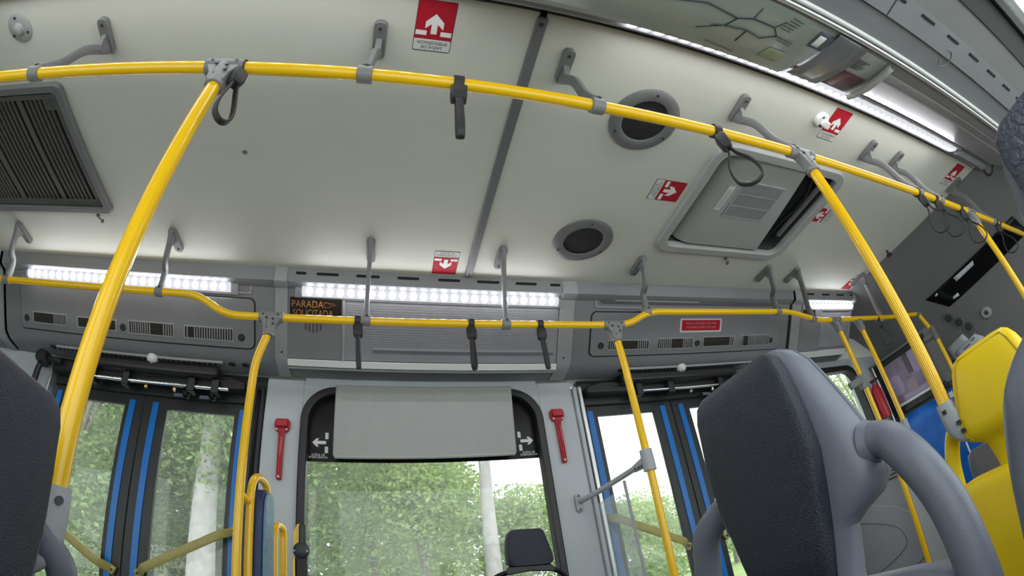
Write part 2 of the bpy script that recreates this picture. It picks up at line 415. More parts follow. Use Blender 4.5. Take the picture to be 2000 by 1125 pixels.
def led_lamp(x0, x1, label, near=False, n=None, group='white light strips along the ceiling edges', s=-0.028):
    f = fN if near else fS
    t = thing('led_lamp', label, 'lamp', f((x0 + x1) / 2, s, 0.0), group)
    MB().ext(rrect(0, 0, 0.085, 0.016, 0.006, 3), lambda u, v, w: f(w, s + u, 0.006 + v), x0 - 0.06, x1 + 0.06).build('housing', 'cover_light', t)
    MB().ext([(0.030 * math.cos(math.pi * k / 10), 0.012 + 0.024 * math.sin(math.pi * k / 10)) for k in range(11)], lambda u, v, w: f(w, s + u, v), x0 - 0.02, x1 + 0.02).build('diffuser', 'led_diffuser', t)
    n = n or max(4, round((x1 - x0) / 0.054))
    mb = MB().lathe((0, 0, 0), SN if not near else Vector((0, 0.775, -0.631)), [(0.021, 0), (0.019, 0.006), (0.012, 0.010), (0.0, 0.012)], 10)
    me = mesh_only(mb, 'led_glow')
    for i in range(n):
        x = x0 + 0.02 + (x1 - x0 - 0.04) * i / (n - 1)
        inst(me, 'led', t, f(x, s, 0.031))
    return t

def vent(t, x0, x1, s0, s1, nb, broken):
    f = fS
    g = MB().ring(rrect((x0 + x1) / 2, (s0 + s1) / 2, x1 - x0, s1 - s0, 0.004, 2), rrect((x0 + x1) / 2, (s0 + s1) / 2, x1 - x0 - 0.012, s1 - s0 - 0.012, 0.003, 2), f, 0.010, 0.0165).build('vent_frame', 'cover_light', t)
    MB().ext([(x0 + .004, s0 + .004), (x1 - .004, s0 + .004), (x1 - .004, s1 - .004), (x0 + .004, s1 - .004)], f, 0.0095, 0.0112).build('vent_back', 'vent_brown', g)
    mb = MB()
    for i in range(nb):
        if i / nb in broken or broken[0] < i / nb < broken[1]: continue
        x = x0 + 0.012 + (x1 - x0 - 0.024) * (i + .5) / nb
        mb.ext([(x - .0028, s0 + .006), (x + .0028, s0 + .006), (x + .0028, s1 - .006), (x - .0028, s1 - .006)], f, 0.010, 0.0155)
    if mb.v: mb.build('slats', 'cover_light', g)['kind'] = 'stuff'

def door_header(x0, x1, px0, px1, label, vents, knobs):
    t = cove('door_header_cover', label, x0, x1)
    pan = MB().ext(rrect((px0 + px1) / 2, 0.162, px1 - px0, 0.262, 0.03), fS, -0.002, 0.011).build('access_panel', 'cover_grey', t, bevel=0.003)
    MB().ring(rrect((px0 + px1) / 2, 0.162, px1 - px0 + 0.012, 0.274, 0.035), rrect((px0 + px1) / 2, 0.162, px1 - px0 - 0.001, 0.261, 0.03), fS, -0.001, 0.004).build('panel_gap', 'dark_void', t)
    MB().ring(rrect((px0 + px1) / 2, -0.05, px1 - px0 - 0.03, 0.11, 0.01, 3), rrect((px0 + px1) / 2, -0.05, px1 - px0 - 0.05, 0.092, 0.008, 3), fS, 0.0, 0.008).build('lamp_surround', 'cover_light', t)
    MB().ext(rrect(px1 - 0.33 if x0 < 0 else px0 + 0.32, 0.022, 0.08, 0.008, 0.002, 2), fS, 0.011, 0.015).build('latch', 'chrome', pan)
    for v in vents: vent(t, *v)
    for x, s in knobs:
        MB().lathe(fS(x, s, 0.010), SN, [(0.0, 0.004), (0.014, 0.004), (0.017, 0.001), (0.019, 0.004), (0.021, 0.0)], 18).build('lock', 'screw_dark', pan)
    # louvred underside
    mb = MB(); nx = 34
    for i in range(nx):
        x = x0 + 0.42 + (x1 - x0 - 0.75) * i / nx
        mb.bx(x, x + 0.016, 2.345 + 0.045, 2.345 + 0.058, 1.105, 1.122)
    MB().bx(x0 + 0.40, x1 - 0.31, 2.385, 2.41, 1.108, 1.1225).build('louvre_strip', 'cover_light', t)
    mb.build('louvre_slots', 'dark_void', t)['kind'] = 'stuff'
    for x in (x0 + 0.36, x1 - 0.26, x1 - 0.18):
        MB().disc((x, 2.41, 1.124), (0, 0, -1), 0.020, 0.008, 16).build('plug', 'screw_dark', t)
    return t
h1 = door_header(-2.45, -0.615, -2.31, -0.73, 'grey moulded header cover with four air vents above the left double door',
    [(-2.205, -1.936, 0.19, 0.257, 16, (-1, 0.6)), (-1.855, -1.574, 0.193, 0.257, 16, (-1, 2)), (-1.492, -1.199, 0.187, 0.262, 18, (0.5, 0.75)), (-1.137, -0.844, 0.19, 0.261, 18, (0.05, 0.12))],
    [(-2.259, 0.233), (-1.531, 0.231), (-0.80, 0.237)])
h3 = door_header(1.035, 2.80, 1.15, 2.70, 'grey moulded header cover with a red notice above the right double door',
    [(1.259, 1.549, 0.195, 0.259, 18, (0.3, 0.72)), (1.607, 1.886, 0.188, 0.261, 18, (0.35, 0.7)), (1.966, 2.243, 0.184, 0.255, 16, (-1, 0.86)), (2.305, 2.59, 0.181, 0.262, 18, (0.02, 0.2))],
    [(1.217, 0.231), (1.924, 0.228), (2.611, 0.227)])
led_lamp(-2.21, -0.88, 'long white light strip above the left double door', n=25)
# dead lamp cover over the right door
dl = thing('lamp_cover', 'unlit grey lamp cover above the right double door', 'lamp', fS(1.9, -0.05, 0))
MB().ext(rrect(1.93, -0.055, 1.46, 0.06, 0.01, 3), fS, 0.0, 0.012).build('cover', 'grille_olive', dl)
MB().ext(rrect(1.60, -0.045, 0.62, 0.012, 0.005, 2), fS, 0.012, 0.015).build('tube', 'cover_light', dl)

# middle module: advertising board between the doors
m2 = cove('ceiling_edge_cover', 'grey slotted edge cover holding the advertising board between the two doors', -0.613, 1.033)
rib(m2, -0.613, -0.545); rib(m2, 0.945, 1.033)
def fL(x, v, h): return Vector((x, 2.031 + .424 * v - .905 * h, 1.476 - .905 * v - .424 * h))
def slots(t, xs):
    for a, b in xs:
        MB().ext(rrect((a + b) / 2, 0, b - a, 0.014, 0.006, 3), fL, -0.002, 0.0025).build('slot', 'dark_void', t)
slots(m2, [(-0.50, -0.445), (-0.391, -0.273), (-0.181, -0.059), (0.033, 0.148), (0.249, 0.365), (0.457, 0.58), (0.67, 0.791), (0.87, 0.93)])
MB().ext([(-0.545, 0.335), (0.945, 0.335), (0.945, 0.372), (-0.545, 0.372)], fS, -0.004, 0.010).build('bottom_trim', 'white_trim', m2, bevel=0.002)
MB().ext([(-0.545, 0.376), (0.945, 0.376), (0.945, 0.386), (-0.545, 0.386)], fS, -0.004, 0.013).build('bottom_trim', 'aluminium', m2)
for x in (-0.575, 0.985):
    for s in (-0.10, 0.30): MB().disc(fS(x, s, 0.012), SN, 0.006, 0.003, 10).build('screw', 'screw_dark', m2)
led_lamp(-0.445, 0.905, 'long white light strip over the advertising board between the doors', n=25)
ab = thing('advertising_board', 'blank ribbed grey advertising board under the middle light strip', 'board', fS(0.35, 0.17, 0))
MB().ext([(-0.235, 0.012), (0.94, 0.012), (0.94, 0.33), (-0.235, 0.33)], fS, 0.0, 0.005).build('sheet', 'ad_panel', ab, smooth=False)
MB().ext([(-0.085, 0.258), (0.92, 0.258), (0.92, 0.268), (-0.085, 0.268)], fS, 0.005, 0.012).build('lip', 'cover_light', ab)
MB().ext([(-0.085, 0.269), (0.92, 0.269), (0.92, 0.287), (-0.085, 0.287)], fS, 0.005, 0.007).build('gap', 'seat_shell', ab)
mb = MB()
for i in range(17):
    s = 0.03 + i * 0.0135
    mb.ext([(-0.232, s), (0.937, s), (0.937, s + 0.003), (-0.232, s + 0.003)], fS, 0.005, 0.0062)
mb.build('ribs', 'ad_panel', ab)['kind'] = 'stuff'
# stop-request display
sd = thing('stop_request_display', 'black stop request display with orange lettering beside the advertising board', 'display', fS(-0.39, 0.1, 0))
MB().ext([(-0.545, 0.012), (-0.25, 0.012), (-0.25, 0.33), (-0.545, 0.33)], fS, 0.0, 0.005).build('back_plate', 'cover_grey', sd, smooth=False)
MB().ext(rrect(-0.393, 0.068, 0.275, 0.125, 0.004, 2), fS, 0.005, 0.014).build('screen', 'display_black', sd)
mb = MB(); text(mb, 'PARADA', 0.052, fS(-0.437, 0.042, 0), (1, 0, 0), -SD, SN, 0.0146, 0.86); text(mb, 'SOLICITADA', 0.052, fS(-0.407, 0.088, 0), (1, 0, 0), -SD, SN, 0.0146, 0.74)
mb.build('lettering', 'amber', sd, smooth=False)
mb = MB()                              # pointing-hand outline
for pth in ([(-0.348, 0.036), (-0.342, 0.029), (-0.33, 0.028), (-0.322, 0.033), (-0.292, 0.033), (-0.289, 0.038), (-0.292, 0.043), (-0.312, 0.044), (-0.316, 0.052), (-0.33, 0.055), (-0.343, 0.053), (-0.348, 0.047), (-0.348, 0.036)],):
    mb.tube([fS(a, b, 0.0148) for a, b in pth], 0.0011, 6)
mb.build('hand_symbol', 'amber', sd)
for i, (x, a, b) in enumerate(((-0.445, 0.14, 0.178), (-0.425, 0.14, 0.188), (-0.405, 0.14, 0.192), (-0.385, 0.14, 0.188), (-0.365, 0.14, 0.178))):
    MB().ext(rrect(x, (a + b) / 2, 0.011, b - a, 0.004, 2), fS, 0.005, 0.0062).build('sound_slot', 'grille_olive', sd)
MB().ext([(-0.25, 0.0), (-0.235, 0.0), (-0.235, 0.335), (-0.25, 0.335)], fS, 0.0, 0.012).build('divider', 'cover_light', sd, bevel=0.003)

# short module by the driver, and the dark end further back
m4 = cove('ceiling_edge_cover', 'short grey slotted edge cover next to the front bulkhead', 2.82, 3.62)
rib(m4, 2.82, 2.93, h=0.008); rib(m4, 3.58, 3.62, h=0.008)
MB().ext([(2.80, -0.10), (2.822, -0.10), (2.822, 0.34), (2.80, 0.34)], fS, 0.004, 0.010).build('seal', 'black_plastic', m4)
slots(m4, [(2.955, 3.05), (3.15, 3.25), (3.345, 3.45), (3.54, 3.58)])
MB().ext([(2.93, 0.012), (3.19, 0.012), (3.19, 0.33), (2.93, 0.33)], fS, 0.0, 0.012).build('side_panel', 'cover_grey', m4)
MB().ext([(3.195, 0.03), (3.575, 0.03), (3.575, 0.31), (3.195, 0.31)], fS, 0.0, 0.005).build('board', 'ad_panel', m4)
MB().ext([(2.95, 0.0), (3.10, 0.0), (3.10, 0.07), (2.95, 0.07)], fS, 0.012, 0.016).build('screen', 'display_black', m4)
MB().ext([(2.93, 0.335), (3.58, 0.335), (3.58, 0.385), (2.93, 0.385)], fS, -0.004, 0.010).build('bottom_trim', 'white_trim', m4)
led_lamp(3.00, 3.58, 'short white light strip beside the front bulkhead', n=12)
m0 = cove('ceiling_edge_cover', 'grey edge cover at the far left behind the left door header', -4.2, -2.47)
rib(m0, -2.54, -2.47)

# red notice on the right header
rn = thing('red_notice', 'red notice with two white lines on the right door header', 'sticker', fS(1.945, 0.11, 0.012))
MB().ext(rrect(1.945, 0.109, 0.345, 0.09, 0.008, 3), fS, 0.011, 0.0118).build('border', 'sticker_white', rn)
MB().ext(rrect(1.945, 0.109, 0.322, 0.074, 0.006, 3), fS, 0.0118, 0.0124).build('field', 'sticker_red', rn)
MB().ring(rrect(1.945, 0.109, 0.322, 0.074, 0.006, 3), rrect(1.945, 0.109, 0.314, 0.066, 0.005, 3), fS, 0.0124, 0.0128).build('inner_line', 'print_pink', rn)
mb = MB(); text(mb, 'PARA A SUA SEGURANÇA, EVITE APOIAR', 0.0225, fS(1.945, 0.096, 0), (1, 0, 0), -SD, SN, 0.0130, 0.62); text(mb, 'SE DESEMBARCAR, ESPERE A PORTA ABRIR', 0.0225, fS(1.945, 0.122, 0), (1, 0, 0), -SD, SN, 0.0130, 0.58)
mb.build('lettering', 'print_pink', rn, smooth=False)
for x, lb in ((-1.36, 'small white dome sensor under the left door header'), (1.835, 'small white dome sensor under the right door header')):
    s_ = thing('door_sensor', lb, 'sensor', (x, 2.40, 1.10), 'dome sensors over the doors')
    MB().lathe((x, 2.40, 1.118), (0, -0.25, -1), [(0.034, 0), (0.036, 0.012), (0.030, 0.026), (0.016, 0.036), (0.0, 0.039)], 20).build('dome', 'white_plastic', s_)
    for k in range(3):
        a = 2.1 * k
        MB().disc((x + 0.016 * math.cos(a), 2.392 + 0.014 * math.sin(a), 1.083), (0, 0, -1), 0.004, 0.005, 8).build('led_eye', 'screw_dark', s_)

# ------------------------------------------------------------------ near cove
nc = cove('ceiling_edge_cover', 'long grey edge cover with slots along the near window side', -4.2, 3.62, near=True)
SP = (-0.02, 1.108)
MB().bx(-4.2, 4.4, -0.03, 0.062, 1.098, 1.125).build('soffit', 'cover_grey', nc)
MB().bx(-4.2, 4.4, -0.22, -0.028, 1.10, 1.14).build('rear_soffit', 'front_grey', nc)
MB().bx(-4.2, 4.4, -0.215, -0.135, 1.09, 1.102).build('black_band', 'black_plastic', nc)
for i in range(14):
    x = 0.50 + i * 0.19
    MB().bx(x, x + 0.085, -0.014, -0.004, 1.094, 1.10).build('slot', 'dark_void', nc)
MB().bx(1.30, 1.304, -0.02, 0.06, 1.0965, 1.099).build('panel_joint', 'dark_void', nc)
MB().tube([(1.712 + 0.034 * math.cos(a * math.pi / 6), 0.065 + 0.034 * math.sin(a * math.pi / 6), 1.097) for a in range(-4, 6)], 0.0025, 6).build('moulded_ring', 'seam_grey', nc)
MB().tube([(-4.2, 0.178, 1.118), (4.3, 0.178, 1.118)], 0.011, 10).build('edge_strip', 'aluminium', nc)
MB().tube([(-4.2, 0.158, 1.112), (4.3, 0.158, 1.112)], 0.009, 10).build('edge_strip', 'white_trim', nc)
led_lamp(0.66, 2.88, 'long white light strip along the near ceiling edge', near=True, n=42, s=-0.045)
led_lamp(-1.6, 0.10, 'white light strip on the near ceiling edge, left of the route map', near=True, n=20, s=-0.045)
tb = thing('light_tube', 'dull grey end tube after the near light strip', 'lamp', fN(3.2, -0.045, 0.02))
MB().tube([fN(2.95, -0.045, 0.02), fN(3.42, -0.045, 0.02)], 0.024, 12).build('tube', 'cover_light', tb)
MB().tube(spline([fN(3.42, -0.045, 0.03), fN(3.47, -0.02, 0.07), fN(3.42, 0.03, 0.06), fN(3.36, 0.05, 0.02)], 5), 0.008, 8).build('cable', 'screw_dark', tb)
def bsheet(t, name, m, x0, x1, s0, s1, h, nx=2, ns=10):
    mb = MB(); rows = [[fB(x0 + (x1 - x0) * i / nx, s0 + (s1 - s0) * k / ns, h) for i in range(nx + 1)] for k in range(ns + 1)]
    mb.sheet(rows); o = mb.build(name, m, t); md = o.modifiers.new('thick', 'SOLIDIFY'); md.thickness = 0.0015; return o
mp = thing('route_map_poster', 'pale green route map sheet bulging over the near light strip', 'poster', fB(0.7, 0.15, 0))
bsheet(mp, 'sheet', 'map_paper', 0.05, 1.20, 0.005, 0.295, 0.004, 6)
mb = MB()
def bl(pts, r=0.0022): mb.tube([fB(x, s, 0.0062) for x, s in pts], r, 6)
hx = [(0.84, 0.150), (0.915, 0.136), (0.975, 0.148), (1.018, 0.113), (0.985, 0.085), (0.90, 0.085), (0.855, 0.105), (0.84, 0.150)]
bl(hx); bl([(0.915, 0.136), (0.92, 0.20)]); bl([(0.84, 0.150), (0.77, 0.20)], 0.0014); bl([(0.84, 0.15), (0.80, 0.165)], 0.0014)
bl([(0.985, 0.085), (1.005, 0.05)], 0.0014); bl([(0.9, 0.085), (0.9, 0.04)], 0.0014); bl([(0.855, 0.105), (0.74, 0.09)]); bl([(0.74, 0.09), (0.60, 0.13)])
bl([(1.018, 0.113), (1.09, 0.116)], 0.0014); bl([(0.84, 0.25), (0.96, 0.262)], 0.0010); bl([(1.03, 0.125), (1.09, 0.13)], 0.0012)
for k in range(5): bl([(1.0 + 0.004 * k, 0.075 - 0.012 * k), (1.045 + 0.004 * k, 0.078 - 0.012 * k)], 0.0011)
mb.build('route_lines', 'map_line', mp)
bsheet(mp, 'park_patch', 'map_green', 1.04, 1.12, 0.17, 0.235, 0.0065, 2, 3)
bsheet(mp, 'emblem', 'emblem_blue', 1.14, 1.205, 0.025, 0.098, 0.0065, 2, 3)
bsheet(mp, 'emblem_mark', 'print_white', 1.148, 1.178, 0.04, 0.088, 0.0082, 2, 3)
fl = thing('clear_sheet', 'grey translucent sheet hanging between the route map and the notice', 'sheet', fB(1.27, 0.15, 0))
bsheet(fl, 'sheet', 'film', 1.205, 1.36, 0.0, 0.262, 0.012, 3)
po2 = thing('notice_poster', 'grey notice with a dark purple picture under the near light strip', 'poster', fB(1.42, 0.15, 0))
bsheet(po2, 'sheet', 'poster_grey', 1.30, 1.52, 0.01, 0.245, 0.003, 2)
bsheet(po2, 'picture', 'poster_purple', 1.315, 1.50, 0.125, 0.240, 0.0055, 2)
mb = MB()
for k in range(6): mb.tube([fB(1.345, 0.055 + k * 0.009, 0.0055), fB(1.345 + 0.09 - 0.01 * (k % 3), 0.055 + k * 0.009, 0.0055)], 0.0014, 5)
mb.build('printed_lines', 'map_line', po2)
cu = thing('curled_sheet', 'curled clear plastic edge beside the purple picture', 'sheet', fB(1.55, 0.15, 0))
mb = MB(); mb.sheet([[fB(1.515 + 0.012 * math.cos(a) + 0.03 * k / 8, 0.01 + 0.24 * k / 8, 0.012 + 0.018 * math.sin(a)) for a in [j * 0.6 for j in range(8)]] for k in range(9)])
o = mb.build('sheet', 'poster_grey', cu); o.modifiers.new('thick', 'SOLIDIFY').thickness = 0.0015
nb_ = thing('advertising_board', 'plain grey board behind the near light strip towards the front', 'board', fN(2.4, 0.15, 0))
MB().ext([(1.53, 0.02), (3.40, 0.02), (3.40, 0.315), (1.53, 0.315)], fN, 0.0, 0.004).build('sheet', 'ad_panel', nb_, smooth=False)
MB().ext([(1.62, 0.235), (3.40, 0.235), (3.40, 0.245), (1.62, 0.245)], fN, 0.004, 0.010).build('lip', 'cover_light', nb_)

# ================================================================== WINDOWS
w1 = thing('window_1', None, None, (0.2, 2.53, 0.3), kind='structure')
O1 = rrect(0.199, 0.31, 1.35, 1.50, 0.19, 8); I1 = rrect(0.199, 0.31, 1.262, 1.412, 0.15, 8)
MB().ring(O1, I1, fY, 2.496, 2.57).build('gasket', 'black_plastic', w1, bevel=0.008)
MB().ring(rrect(0.199, 0.32, 1.37, 1.54, 0.001, 8), rrect(0.199, 0.31, 1.335, 1.485, 0.185, 8), fY, 2.522, 2.56).build('surround', 'pillar_grey', w1)
MB().bx(-0.46, 0.86, 2.565, 2.571, 0.652, 1.05).build('dark_top_pane', 'black_gloss', w1, smooth=False)
MB().bx(-0.46, 0.86, 2.565, 2.571, -0.42, 0.652).build('pane', 'window_glass', w1, smooth=False)
MB().ring(rrect(0.205, 0.58, 0.19, 0.115, 0.004, 2), rrect(0.205, 0.58, 0.184, 0.109, 0.003, 2), fY, 2.5635, 2.5648).build('etched_outline', 'blind_grey', w1)
w3 = thing('window_2', None, None, (3.4, 2.53, 0.5), kind='structure')
MB().ring(rrect(3.375, 0.545, 0.93, 1.01, 0.13), rrect(3.375, 0.545, 0.83, 0.91, 0.10), fY, 2.49, 2.57).build('gasket', 'black_plastic', w3, bevel=0.008)
MB().ring(rrect(3.375, 0.545, 0.95, 1.03, 0.001), rrect(3.375, 0.545, 0.91, 0.99, 0.12), fY, 2.522, 2.56).build('surround', 'pillar_grey', w3)
MB().bx(2.93, 3.82, 2.565, 2.571, 0.05, 1.04).build('pane', 'window_glass', w3, smooth=False)
w4 = thing('window_3', None, None, (-3.3, 2.53, 0.3), kind='structure')
MB().ring(rrect(-3.30, 0.335, 1.74, 1.40, 0.16), rrect(-3.30, 0.335, 1.60, 1.26, 0.12), fY, 2.49, 2.57).build('gasket', 'black_plastic', w4, bevel=0.008)
MB().ring(rrect(-3.30, 0.335, 1.76, 1.44, 0.001), rrect(-3.30, 0.335, 1.72, 1.38, 0.15), fY, 2.522, 2.56).build('surround', 'pillar_grey', w4)
MB().bx(-4.15, -2.46, 2.565, 2.571, -0.35, 1.02).build('pane', 'window_glass', w4, smooth=False)
for i, (a, b) in enumerate(((-3.9, -2.45), (-2.3, -0.75), (-0.6, 4.3))):
    w = thing('window_%d' % (4 + i), None, None, ((a + b) / 2, -0.24, 0.4), kind='structure')
    MB().ring([(a, -0.15), (b, -0.15), (b, 1.06), (a, 1.06)], [(a + .05, -0.10), (b - .05, -0.10), (b - .05, 1.04), (a + .05, 1.04)], fY, -0.25, -0.217).build('gasket', 'black_plastic', w)
    MB().bx(a, b, -0.246, -0.24, -0.15, 1.06).build('pane', 'window_glass', w, smooth=False)

rb = thing('window_blind', 'grey rectangular blind panel over the top of the middle window', 'blind', (0.2, 2.48, 0.66))
MB().ext([(-0.289, 1.062), (0.700, 1.066), (0.684, 0.672), (0.674, 0.656), (-0.280, 0.652), (-0.291, 0.668)], fY, 2.476, 2.494).build('panel', 'blind_grey', rb, bevel=0.006)
MB().tube([(-0.280, 2.482, 0.658), (0.674, 2.482, 0.662)], 0.009, 10).build('hem_bar', 'hatch_cover', rb)

def exit_mark(x, d, lb):
    t = thing('emergency_exit_mark', lb, 'sign', (x, 2.563, 0.68), 'white exit arrows on the middle window')
    y = 2.5645
    def q(pts): MB().ext([(x + d * a, b) for a, b in pts], fY, y - 0.0012, y).build('arrow', 'print_white', t, smooth=False)
    q([(0.036, 0.757), (0.012, 0.780), (-0.002, 0.780), (0.010, 0.766), (-0.040, 0.766), (-0.040, 0.748), (0.010, 0.748), (-0.002, 0.734), (0.012, 0.734)])
    for z in (0.795, 0.717):
        MB().ext([(x + d * a, z + b) for a, b in ((-0.052, -0.018), (-0.034, -0.018), (-0.034, 0.018), (-0.052, 0.018))], fY, y - 0.0012, y).build('dash', 'print_white', t, smooth=False)
    m_ = MB(); text(m_, 'SAÍDA DE', 0.017, (x, y, 0.688), (1, 0, 0), (0, 0, 1), (0, -1, 0), 0.001); text(m_, 'EMERGÊNCIA', 0.017, (x, y, 0.674), (1, 0, 0), (0, 0, 1), (0, -1, 0), 0.001)
    m_.build('lettering', 'print_white', t, smooth=False)
exit_mark(-0.378, -1, 'white arrow pointing left with exit lettering on the left window corner')
exit_mark(0.776, 1, 'white arrow pointing right with exit lettering on the right window corner')

def hammer(x, lb, tilt):
    t = thing('emergency_hammer', lb, 'hammer', (x, 2.50, 0.53), 'red window hammers')
    z0, z1 = (0.53, 0.86) if x < 0 else (0.595, 0.92)
    sh = lambda z: x + tilt * (z1 - z)
    P = [(-.012, z0), (.012, z0), (.0135, z0 + .012), (.016, z1 - .075), (.034, z1 - .068), (.042, z1 - .045), (.042, z1 - .015), (.032, z1), (-.032, z1), (-.042, z1 - .015), (-.042, z1 - .045), (-.034, z1 - .068), (-.016, z1 - .075), (-.0135, z0 + .012)]
    MB().ext([(sh(b) + a, b) for a, b in P], fY, 2.492, 2.52).build('body', 'hammer_red', t, bevel=0.005)
    MB().ext([(sh(z1 - .03) + a, z1 - .03 + b) for a, b in ((-.03, -.022), (.03, -.022), (.036, 0), (.026, .022), (-.026, .022), (-.036, 0))], fY, 2.472, 2.494).build('head', 'hammer_red', t, bevel=0.006)
    MB().tube([(sh(z0 + .03), 2.49, z0 + .03), (sh(z1 - .07), 2.49, z1 - .07)], 0.007, 8).build('handle', 'hammer_red', t)
    for dx, z in ((-.028, z1 - .062), (.028, z1 - .062), (0, z0 + .014)):
        MB().disc((sh(z) + dx, 2.492, z), (0, -1, 0), 0.005, 0.003, 8).build('screw', 'white_plastic', t)
    m_ = MB(); text(m_, 'EMERGÊNCIA', 0.016, (sh(.75) + .004, 2.4835, (z0 + z1) / 2 + 0.01), (0, 0, -1), (1, 0, 0), (0, -1, 0), 0.001)
    m_.build('lettering', 'print_pink', t, smooth=False)
hammer(-0.572, 'red emergency hammer left of the middle window', 0.0)
hammer(0.958, 'red emergency hammer right of the middle window', 0.0)

# ================================================================== DOORS
def door(name, leaves):
    d = thing(name, None, None, ((leaves[0][0] + leaves[-1][1]) / 2, 2.6, -FZ), kind='structure')
    for (x0, x1, g0, g1, stripes, bar) in leaves:
        zb, zt = -0.77, 0.958
        po = [(x0, zb), (x1, zb), (x1, zt), (x0, zt)]; pi2 = [(g0, -0.30), (g1, -0.30), (g1, 0.892), (g0, 0.892)]
        L = MB().ring(po, pi2, fY, 2.585, 2.615).build('leaf', 'door_black', d, bevel=0.004)
        MB().bx(g0 - .005, g1 + .005, 2.60, 2.604, -0.305, 0.897).build('pane', 'window_glass', L, smooth=False)
        for xs in stripes:
            MB().bx(xs - 0.021, xs + 0.021, 2.578, 2.586, -0.76, 0.925).build('blue_stripe', 'door_blue', L, bevel=0.003)
        MB().bx(g0, g1, 2.579, 2.586, -0.74, -0.345).build('lower_panel', 'door_blue', L, bevel=0.004)
        MB().tube([(g0 - .01, 2.582, -0.325), (g1 + .01, 2.582, -0.325)], 0.012, 8).build('sill_rail', 'aluminium', L)
        (ax, az), (bx_, bz) = bar
        A = Vector((ax, 2.50, az)); B = Vector((bx_, 2.50, bz)); dr = (B - A).normalized()
        path = fillet([A + Vector((0, 0.07, 0)) - dr * 0.03, A + Vector((0, 0.07, 0)), A + dr * 0.05, B - dr * 0.05, B + Vector((0, 0.07, 0)), B + Vector((0, 0.07, 0)) + dr * 0.03], 0.03, 4)
        gb = MB().tube(path, 0.024, 12, flat=(1.0, 0.42, (-dr.z, 0, dr.x))).build('grab_bar', 'olive_bar', L)
        for q in (A - dr * 0.015, B + dr * 0.015):
            MB().disc(q + Vector((0, 0.058, 0)), (0, -1, 0), 0.007, 0.005, 8).build('bar_screw', 'screw_dark', L)
        uu = Vector((-dr.z, 0, dr.x)); rr = dr if dr.x > 0 else -dr
        if rr is not dr: uu = -uu
        m_ = MB(); text(m_, 'VALCFO', 0.030, (A + B) / 2 + rr * 0.02, rr, uu if uu.z > 0 else -uu, (0, -1, 0), 0.0112, 1.3)
        m_.build('bar_lettering', 'olive_letters', L, smooth=False)
    return d
door('door_1', [(-2.105, -1.449, -2.02, -1.578, (-2.07, -1.527), ((-1.50, -0.02), (-1.98, 0.21))),
                (-1.443, -0.785, -1.292, -0.874, (-1.370, -0.826), ((-1.32, -0.013), (-0.825, 0.25)))])
door('door_2', [(1.172, 1.802, 1.254, 1.662, (1.205, 1.731), ((1.645, 0.003), (1.165, 0.262))),
                (1.808, 2.44, 1.947, 2.355, (1.878, 2.405), ((1.96, 0.003), (2.44, 0.262)))])
def gear(x0, x1, lb, zf):
    t = thing('door_mechanism', lb, 'mechanism', ((x0 + x1) / 2, 2.48, 1.0), 'door opening gear')
    MB().bx(x0 + 0.22, x1 - 0.15, 2.40, 2.56, 1.035, 1.105).build('gear_box', 'black_plastic', t, bevel=0.02)
    MB().ext([(x0, 1.0), (x1, 1.0), (x1, 1.05), (x1 - .1, 1.075), (x0 + .1, 1.075), (x0, 1.05)], fY, 2.47, 2.57).build('beam', 'black_plastic', t, bevel=0.01)
    for a, b in ((x0 + 0.36, x0 + 0.56), (x0 + 0.59, x0 + 0.97), (x0 + 1.02, x0 + 1.22)):
        MB().tube([(a, 2.44, zf), (b, 2.44, zf)], 0.010, 10).build('shaft', 'chrome', t)
    for x in (x0 + 0.34, x0 + 0.575, x0 + 0.995, x1 - 0.16):
        MB().bx(x - .022, x + .022, 2.425, 2.50, zf - 0.03, zf + 0.05).build('bearing', 'black_plastic', t, bevel=0.006)
    for x in (x0 + 0.96, x0 + 1.12):
        MB().lathe((x, 2.50, 0.955), (0, -1, 0), [(0.026, 0), (0.026, 0.02), (0.014, 0.026), (0.014, 0.05), (0, 0.052)], 14).build('roller', 'black_gloss', t)
        MB().bx(x - 0.09, x + 0.01, 2.505, 2.515, 0.945, 0.962).build('lever', 'seat_shell', t)
    MB().tube(spline([(x0 + 0.05, 2.5, 1.03), (x0 + 0.4, 2.44, 1.06), (x0 + 0.7, 2.46, 1.035), (x1 - 0.1, 2.47, 1.06)], 6), 0.007, 6).build('cable', 'black_plastic', t)
    for x in (x0 + 0.72, x0 + 0.9):
        MB().disc((x, 2.44, zf - 0.03), (0.2, -1, 0.1), 0.010, 0.012, 10).build('bolt', 'chrome', t)
gear(-2.10, -0.80, 'black door opening gear with bright shafts over the left door', 0.983)
gear(1.165, 2.46, 'black door opening gear with bright shafts over the right door', 0.985)
ar = thing('hinge_linkage', 'black angled arm at the top left corner of the left door', 'arm', (-2.19, 2.45, 0.88))
MB().tube(fillet([(-2.185, 2.45, 0.70), (-2.192, 2.45, 1.0), (-2.16, 2.45, 1.06), (-2.02, 2.45, 1.05)], 0.05), 0.020, 10).build('arm', 'black_plastic', ar)
MB().lathe((-2.165, 2.40, 1.055), (0, 1, 0), [(0, 0), (0.04, 0), (0.045, 0.02), (0.045, 0.08), (0, 0.08)], 16).build('hub', 'black_plastic', ar)

